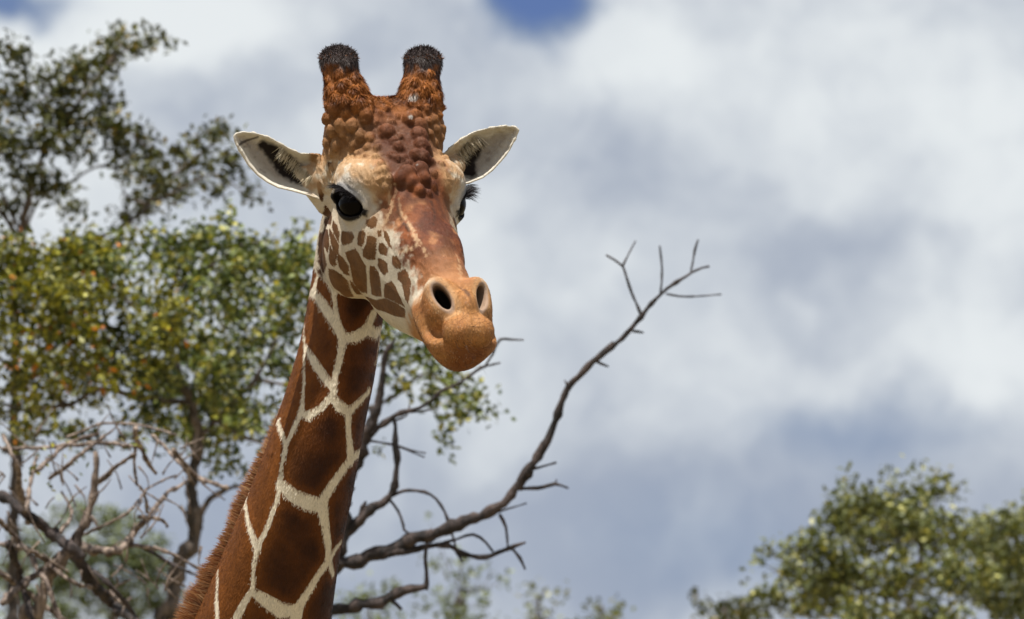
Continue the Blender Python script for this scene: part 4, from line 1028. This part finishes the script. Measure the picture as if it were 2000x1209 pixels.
def dead_tree():
    t = Tree('dead_tree', 'bare dead tree with one long dark branch reaching up past the giraffe muzzle', (560, 1209), 25.5, bark=BARK_DARK)
    tk = t.add('trunk', [(540, 1500, 46), (560, 1300, 42), (590, 1180, 38), (630, 1125, 34), (665, 1098, 30)], ground=True, sides=9)
    main = t.add('branch', [(640, 1112, 30), (700, 1090, 26), (780, 1064, 25), (850, 1038, 23), (930, 1014, 22), (990, 974, 21), (1030, 924, 19), (1066, 870, 16), (1090, 810, 14), (1115, 752, 13), (1165, 702, 12), (1215, 660, 11), (1250, 620, 9.5), (1290, 575, 8), (1330, 545, 7), (1360, 528, 6), (1385, 522, 4)], sides=8)
    for b in ([(1350, 532, 5), (1357, 490, 4.5), (1363, 468, 4)], [(1250, 614, 6), (1230, 560, 5.5), (1215, 520, 5), (1200, 508, 4), (1184, 498, 3.5)], [(1215, 522, 5), (1226, 500, 4), (1241, 472, 3.5)], [(1290, 577, 5), (1293, 525, 4), (1289, 480, 3.5)],
              [(1300, 574, 4), (1340, 580, 3.8), (1408, 575, 3.2)], [(1236, 646, 6), (1258, 650, 4)], [(1160, 706, 7), (1188, 716, 4)], [(1185, 690, 7), (1196, 668, 4)], [(1012, 956, 9), (1060, 951, 7), (1085, 945, 7), (1110, 953, 4)], [(1085, 946, 5), (1086, 936, 4)], [(1036, 916, 7), (1086, 905, 4)],
              [(960, 1004, 6), (1000, 992, 4), (1028, 983, 3)], [(975, 1003, 7), (988, 1030, 6), (992, 1075, 5)], [(996, 1068, 6), (1015, 1090, 6), (1026, 1112, 5)], [(1112, 760, 6), (1102, 742, 3)]):
        t.add('twig', b, sides=5, parent=main, gnarl=0.3)
    low = t.add('branch', [(700, 1094, 18), (790, 1077, 14), (870, 1062, 12), (905, 1082, 11), (945, 1091, 11), (985, 1076, 9), (1026, 1058, 5)], sides=7)
    for b in ([(868, 1062, 7), (895, 1052, 6), (925, 1044, 6), (950, 1062, 6), (962, 1078, 4)], [(890, 1075, 6), (903, 1098, 4)]):
        t.add('twig', b, sides=5, parent=low)
    up = t.add('branch', [(640, 1112, 26), (660, 1070, 25), (690, 1030, 24), (720, 996, 20), (760, 970, 15), (776, 922, 13), (773, 872, 12), (770, 820, 9), (745, 850, 3)][:8], sides=7)
    for b in ([(700, 1016, 12), (708, 992, 10), (716, 982, 7)], [(755, 972, 8), (800, 957, 7), (842, 966, 7), (868, 1000, 6.5), (883, 1040, 6), (893, 1082, 5)], [(762, 974, 7), (783, 1010, 6), (790, 1034, 6), (806, 1046, 5)], [(771, 822, 5), (795, 812, 4), (800, 790, 3)], [(775, 870, 5), (805, 880, 4), (832, 886, 3)]):
        t.add('twig', b, sides=5, parent=up)
    st = t.add('branch', [(665, 1098, 24), (672, 990, 24), (700, 885, 24), (724, 822, 22), (742, 768, 18), (750, 700, 12), (770, 660, 6)], sides=7)
    for b in ([(706, 868, 15), (741, 832, 13), (786, 806, 12), (822, 795, 7), (860, 770, 4)], [(712, 860, 5), (761, 867, 5), (828, 892, 3)], [(850, 772, 5), (900, 744, 6), (940, 720, 6), (976, 709, 4)], [(944, 718, 5), (962, 690, 5), (976, 663, 6), (1022, 664, 3)], [(790, 806, 4), (845, 800, 3)]):
        t.add('twig', b, sides=5, parent=st)
    bo = t.add('branch', [(560, 1300, 30), (640, 1199, 26), (700, 1182, 24), (762, 1163, 22), (800, 1148, 18), (838, 1146, 12)], sides=7)
    for b in ([(834, 1152, 9), (831, 1090, 9), (836, 1050, 8), (842, 1032, 7)], [(760, 1166, 8), (785, 1190, 6)]):
        t.add('twig', b, sides=5, parent=bo)
    t.add('twig', [(860, 400, 4), (950, 345, 5), (975, 336, 5), (1000, 338, 4)], sides=5, parent=st) if False else None
def dead_brush():
    t = Tree('dead_brush', 'tangle of pale bare dead branches below the golden foliage', (150, 1209), 25.0, cat='dead tree', bark=BARK_PALE)
    t.add('trunk', [(50, 1330, 26), (66, 1209, 24), (80, 1160, 24), (112, 1108, 24), (150, 1060, 22), (172, 1000, 17), (190, 930, 14), (184, 884, 11)], ground=True)
    B = [[(150, 1062, 15), (200, 1076, 13), (235, 1074, 12), (264, 1040, 11), (290, 1008, 9), (330, 962, 7), (372, 934, 6)], [(0, 968, 16), (50, 1000, 18), (100, 1040, 18), (140, 1072, 18), (185, 1140, 17), (222, 1182, 16), (280, 1225, 16)],
         [(182, 950, 9), (212, 925, 8), (232, 908, 7), (262, 888, 5)], [(70, 920, 8), (130, 870, 7), (192, 846, 6)], [(95, 936, 7), (150, 893, 7), (204, 852, 6)], [(262, 836, 9), (276, 880, 8), (302, 922, 6)], [(8, 876, 6), (90, 874, 6), (200, 864, 6), (262, 872, 5)],
         [(338, 878, 9), (385, 930, 8), (442, 953, 6)], [(160, 1046, 5), (248, 1002, 4.5), (292, 952, 4), (345, 928, 3)], [(278, 1064, 7), (332, 1100, 6), (392, 1126, 4)], [(18, 1060, 12), (40, 1130, 11), (62, 1215, 11)], [(0, 1118, 10), (60, 1160, 9), (130, 1215, 9)],
         [(240, 1062, 7), (320, 1076, 6), (392, 1112, 4)], [(60, 1020, 12), (40, 960, 10), (30, 900, 7), (5, 850, 5)], [(270, 1010, 6), (310, 1012, 6), (328, 1030, 4)], [(288, 1000, 5), (280, 960, 4), (250, 930, 3)], [(50, 1000, 9), (60, 940, 7), (72, 890, 5)], [(112, 1108, 10), (60, 1075, 8), (0, 1062, 7)],
         [(100, 1040, 8), (150, 1100, 9), (200, 1130, 8), (260, 1195, 8)], [(265, 870, 6), (262, 910, 5), (268, 945, 4)], [(130, 855, 5), (200, 828, 4), (280, 832, 4), (345, 850, 3)], [(300, 850, 6), (350, 905, 5), (380, 945, 4)], [(-10, 1010, 8), (40, 1060, 8), (90, 1140, 8), (120, 1215, 8)], [(120, 1040, 6), (140, 1000, 5), (120, 960, 4)],
         [(0, 1180, 12), (60, 1130, 11), (110, 1108, 10)], [(240, 1180, 8), (200, 1150, 8), (150, 1140, 7), (90, 1100, 6)]]
    for i, b in enumerate(B):
        t.add('branch', [(p[0], p[1], p[2] * 1.3, TR.uniform(-.25, .25)) for p in b], BARK_DARK if i in (1, 9, 18, 10) else None, sides=6)
    for _ in range(80):
        x, y = TR.uniform(-10, 400), TR.uniform(850, 1200); a = TR.uniform(-2.6, -0.4) + (math.pi if TR.random() < .35 else 0); l = TR.uniform(25, 80); d = TR.uniform(-.4, .4)
        t.add('twig', [(x, y, 4.5, d), (x + math.cos(a) * l * .5 + TR.uniform(-8, 8), y + math.sin(a) * l * .5, 3, d), (x + math.cos(a) * l, y + math.sin(a) * l, 2, d)], sides=4)
    t.crown([(60, 910, 18, 10), (95, 880, 20, 10), (140, 905, 14, 10), (285, 860, 18, 10), (100, 945, 14, 9), (330, 835, 16, 10)], (15, 9), {0: GOLD}, per=1.4, name='crown')
def right_trees():
    t = Tree('rounded_tree', 'rounded dusty green tree with a twiggy top against the cloud bank', (1760, 1209), 36.0, 'rounded trees under the cloud bank', bark=BARK_GREY)
    t.add('trunk', [(1765, 1400, 26), (1770, 1209, 18, .4), (1790, 1130, 12, .5), (1800, 1060, 8, .4), (1790, 990, 5)], ground=True)
    cl = [(1690,985,52,40),(1780,975,52,32),(1832,960,26,24),(1640,1025,52,40),(1600,1078,54,40),(1720,1045,72,50),(1820,1040,72,48),(1560,1118,44,30),(1650,1125,74,48),(1762,1135,82,50),(1870,1125,72,50),(1492,1080,18,12),(1540,1065,24,14),(1502,1165,44,30),(1582,1185,54,34),(1700,1205,80,36),(1820,1205,80,36),(1880,1050,40,36),(1652,940,14,9),(1732,922,14,8),(1798,925,16,12),(1826,922,12,10),(1874,950,7,14),(1640,975,20,20),(1620,1150,70,50),(1760,1010,50,40),(1480,1095,14,8)]
    cl = [(*c, TR.uniform(-1.3, .2)) for c in cl]
    t.twig_to([(1790, 1130), (1800, 1060), (1770, 1209)], cl, 1, 4)
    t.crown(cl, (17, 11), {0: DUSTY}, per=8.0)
    t = Tree('rounded_tree', 'smaller finer-leaved rounded tree standing beside the twiggy-topped one', (2000, 1209), 38.0, 'rounded trees under the cloud bank')
    t.add('trunk', [(2010, 1400, 24), (2000, 1209, 16, .4), (1990, 1110, 10, .4), (1985, 1040, 6)], ground=True)
    cl = [(1960,1025,52,34),(2010,1020,50,40),(1930,1060,40,36),(1965,1095,60,50),(2020,1100,50,60),(1960,1170,62,52),(2040,1180,50,50),(1905,1010,14,10),(1930,1150,40,50)]
    cl = [(*c, TR.uniform(-1.1, .2)) for c in cl]
    t.twig_to([(1990, 1110), (1985, 1040)], cl, 2, 5)
    t.crown(cl, (15, 10), {0: DUSTY}, per=8.0)
    t = Tree('low_tree', 'small low olive tree beside the rounded dusty green trees', (1420, 1209), 42.0)
    t.add('trunk', [(1425, 1400, 20), (1420, 1240, 14), (1415, 1190, 8)], ground=True)
    cl = [(1420,1192,36,18),(1368,1176,16,16),(1452,1186,30,18),(1395,1205,40,16),(1480,1200,34,22),(1440,1215,50,20)]
    t.crown(cl, (15, 10), {0: OLIVE}, per=6.0)
def far_shrubs():
    specs = [('sapling', 'thin far sapling with sparse leaf sprays under the lowest dead branch', 720, [(680,1172,24,18),(722,1160,30,24),(762,1142,26,20),(740,1195,40,20),(690,1205,40,16),(655,1190,16,14)], [(725, 1300, 6), (722, 1160, 3)]),
             ('sapling', 'thin far sapling with upright sprays behind the crooked dead twigs', 880, [(852,1100,16,22),(902,1128,24,20),(880,1182,42,22),(942,1170,30,18),(962,1122,14,12),(840,1022,12,8),(905,1090,12,16),(930,1110,10,12),(985,1130,14,12),(850,1180,30,30),(905,1205,50,16)], [(890, 1300, 7), (905, 1180, 5), (900, 1090, 3)]),
             ('sapling', 'small far sapling top between dead twigs and open cloud', 1060, [(1042,1142,18,11),(1062,1188,28,18),(1092,1172,16,14),(1020,1200,24,12),(1040,1160,8,10)], [(1050, 1300, 5), (1062, 1150, 3)]),
             ('sapling', 'lone far bush top standing clear under open cloud', 1180, [(1152,1192,24,13),(1196,1192,24,16),(1170,1208,50,12),(1215,1205,16,12)], [(1175, 1300, 5), (1180, 1190, 3)])]
    for nm, lb, fx, cl, st in specs:
        t = Tree(nm, lb, (fx, 1209), 44.0, 'far saplings below the dead tree', 'sapling')
        t.add('trunk', st, ground=True)
        cl = cl + [(fx + TR.uniform(-70, 70), 1235 + 24 * q, TR.uniform(28, 46), TR.uniform(20, 32)) for q in range(9)]
        t.twig_to([(st[-1][0], st[-1][1] + 60)], cl, 1, 2.6)
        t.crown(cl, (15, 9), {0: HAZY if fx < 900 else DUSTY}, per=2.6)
    t = Tree('far_tree', 'hazy green far tree glimpsed behind the pale bare branches', (220, 1209), 52.0)
    t.add('trunk', [(225, 1400, 20), (220, 1209, 14), (215, 1100, 8)], ground=True)
    cl = [(150,1002,50,24),(222,1022,50,34),(272,1102,54,46),(200,1152,74,40),(120,1132,54,40),(312,1062,24,18),(302,1172,44,32),(60,1180,60,40),(180,1080,60,40),(20,1120,40,50),(250,1190,60,30),(100,1040,30,30),(330,1190,40,30),(60,1080,50,40),(240,1080,40,40),(140,1190,60,30),(300,1120,40,40)]
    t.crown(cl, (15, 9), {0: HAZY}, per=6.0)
tall_sparse_tree(); broad_tree(); dead_tree(); dead_brush(); right_trees(); far_shrubs()
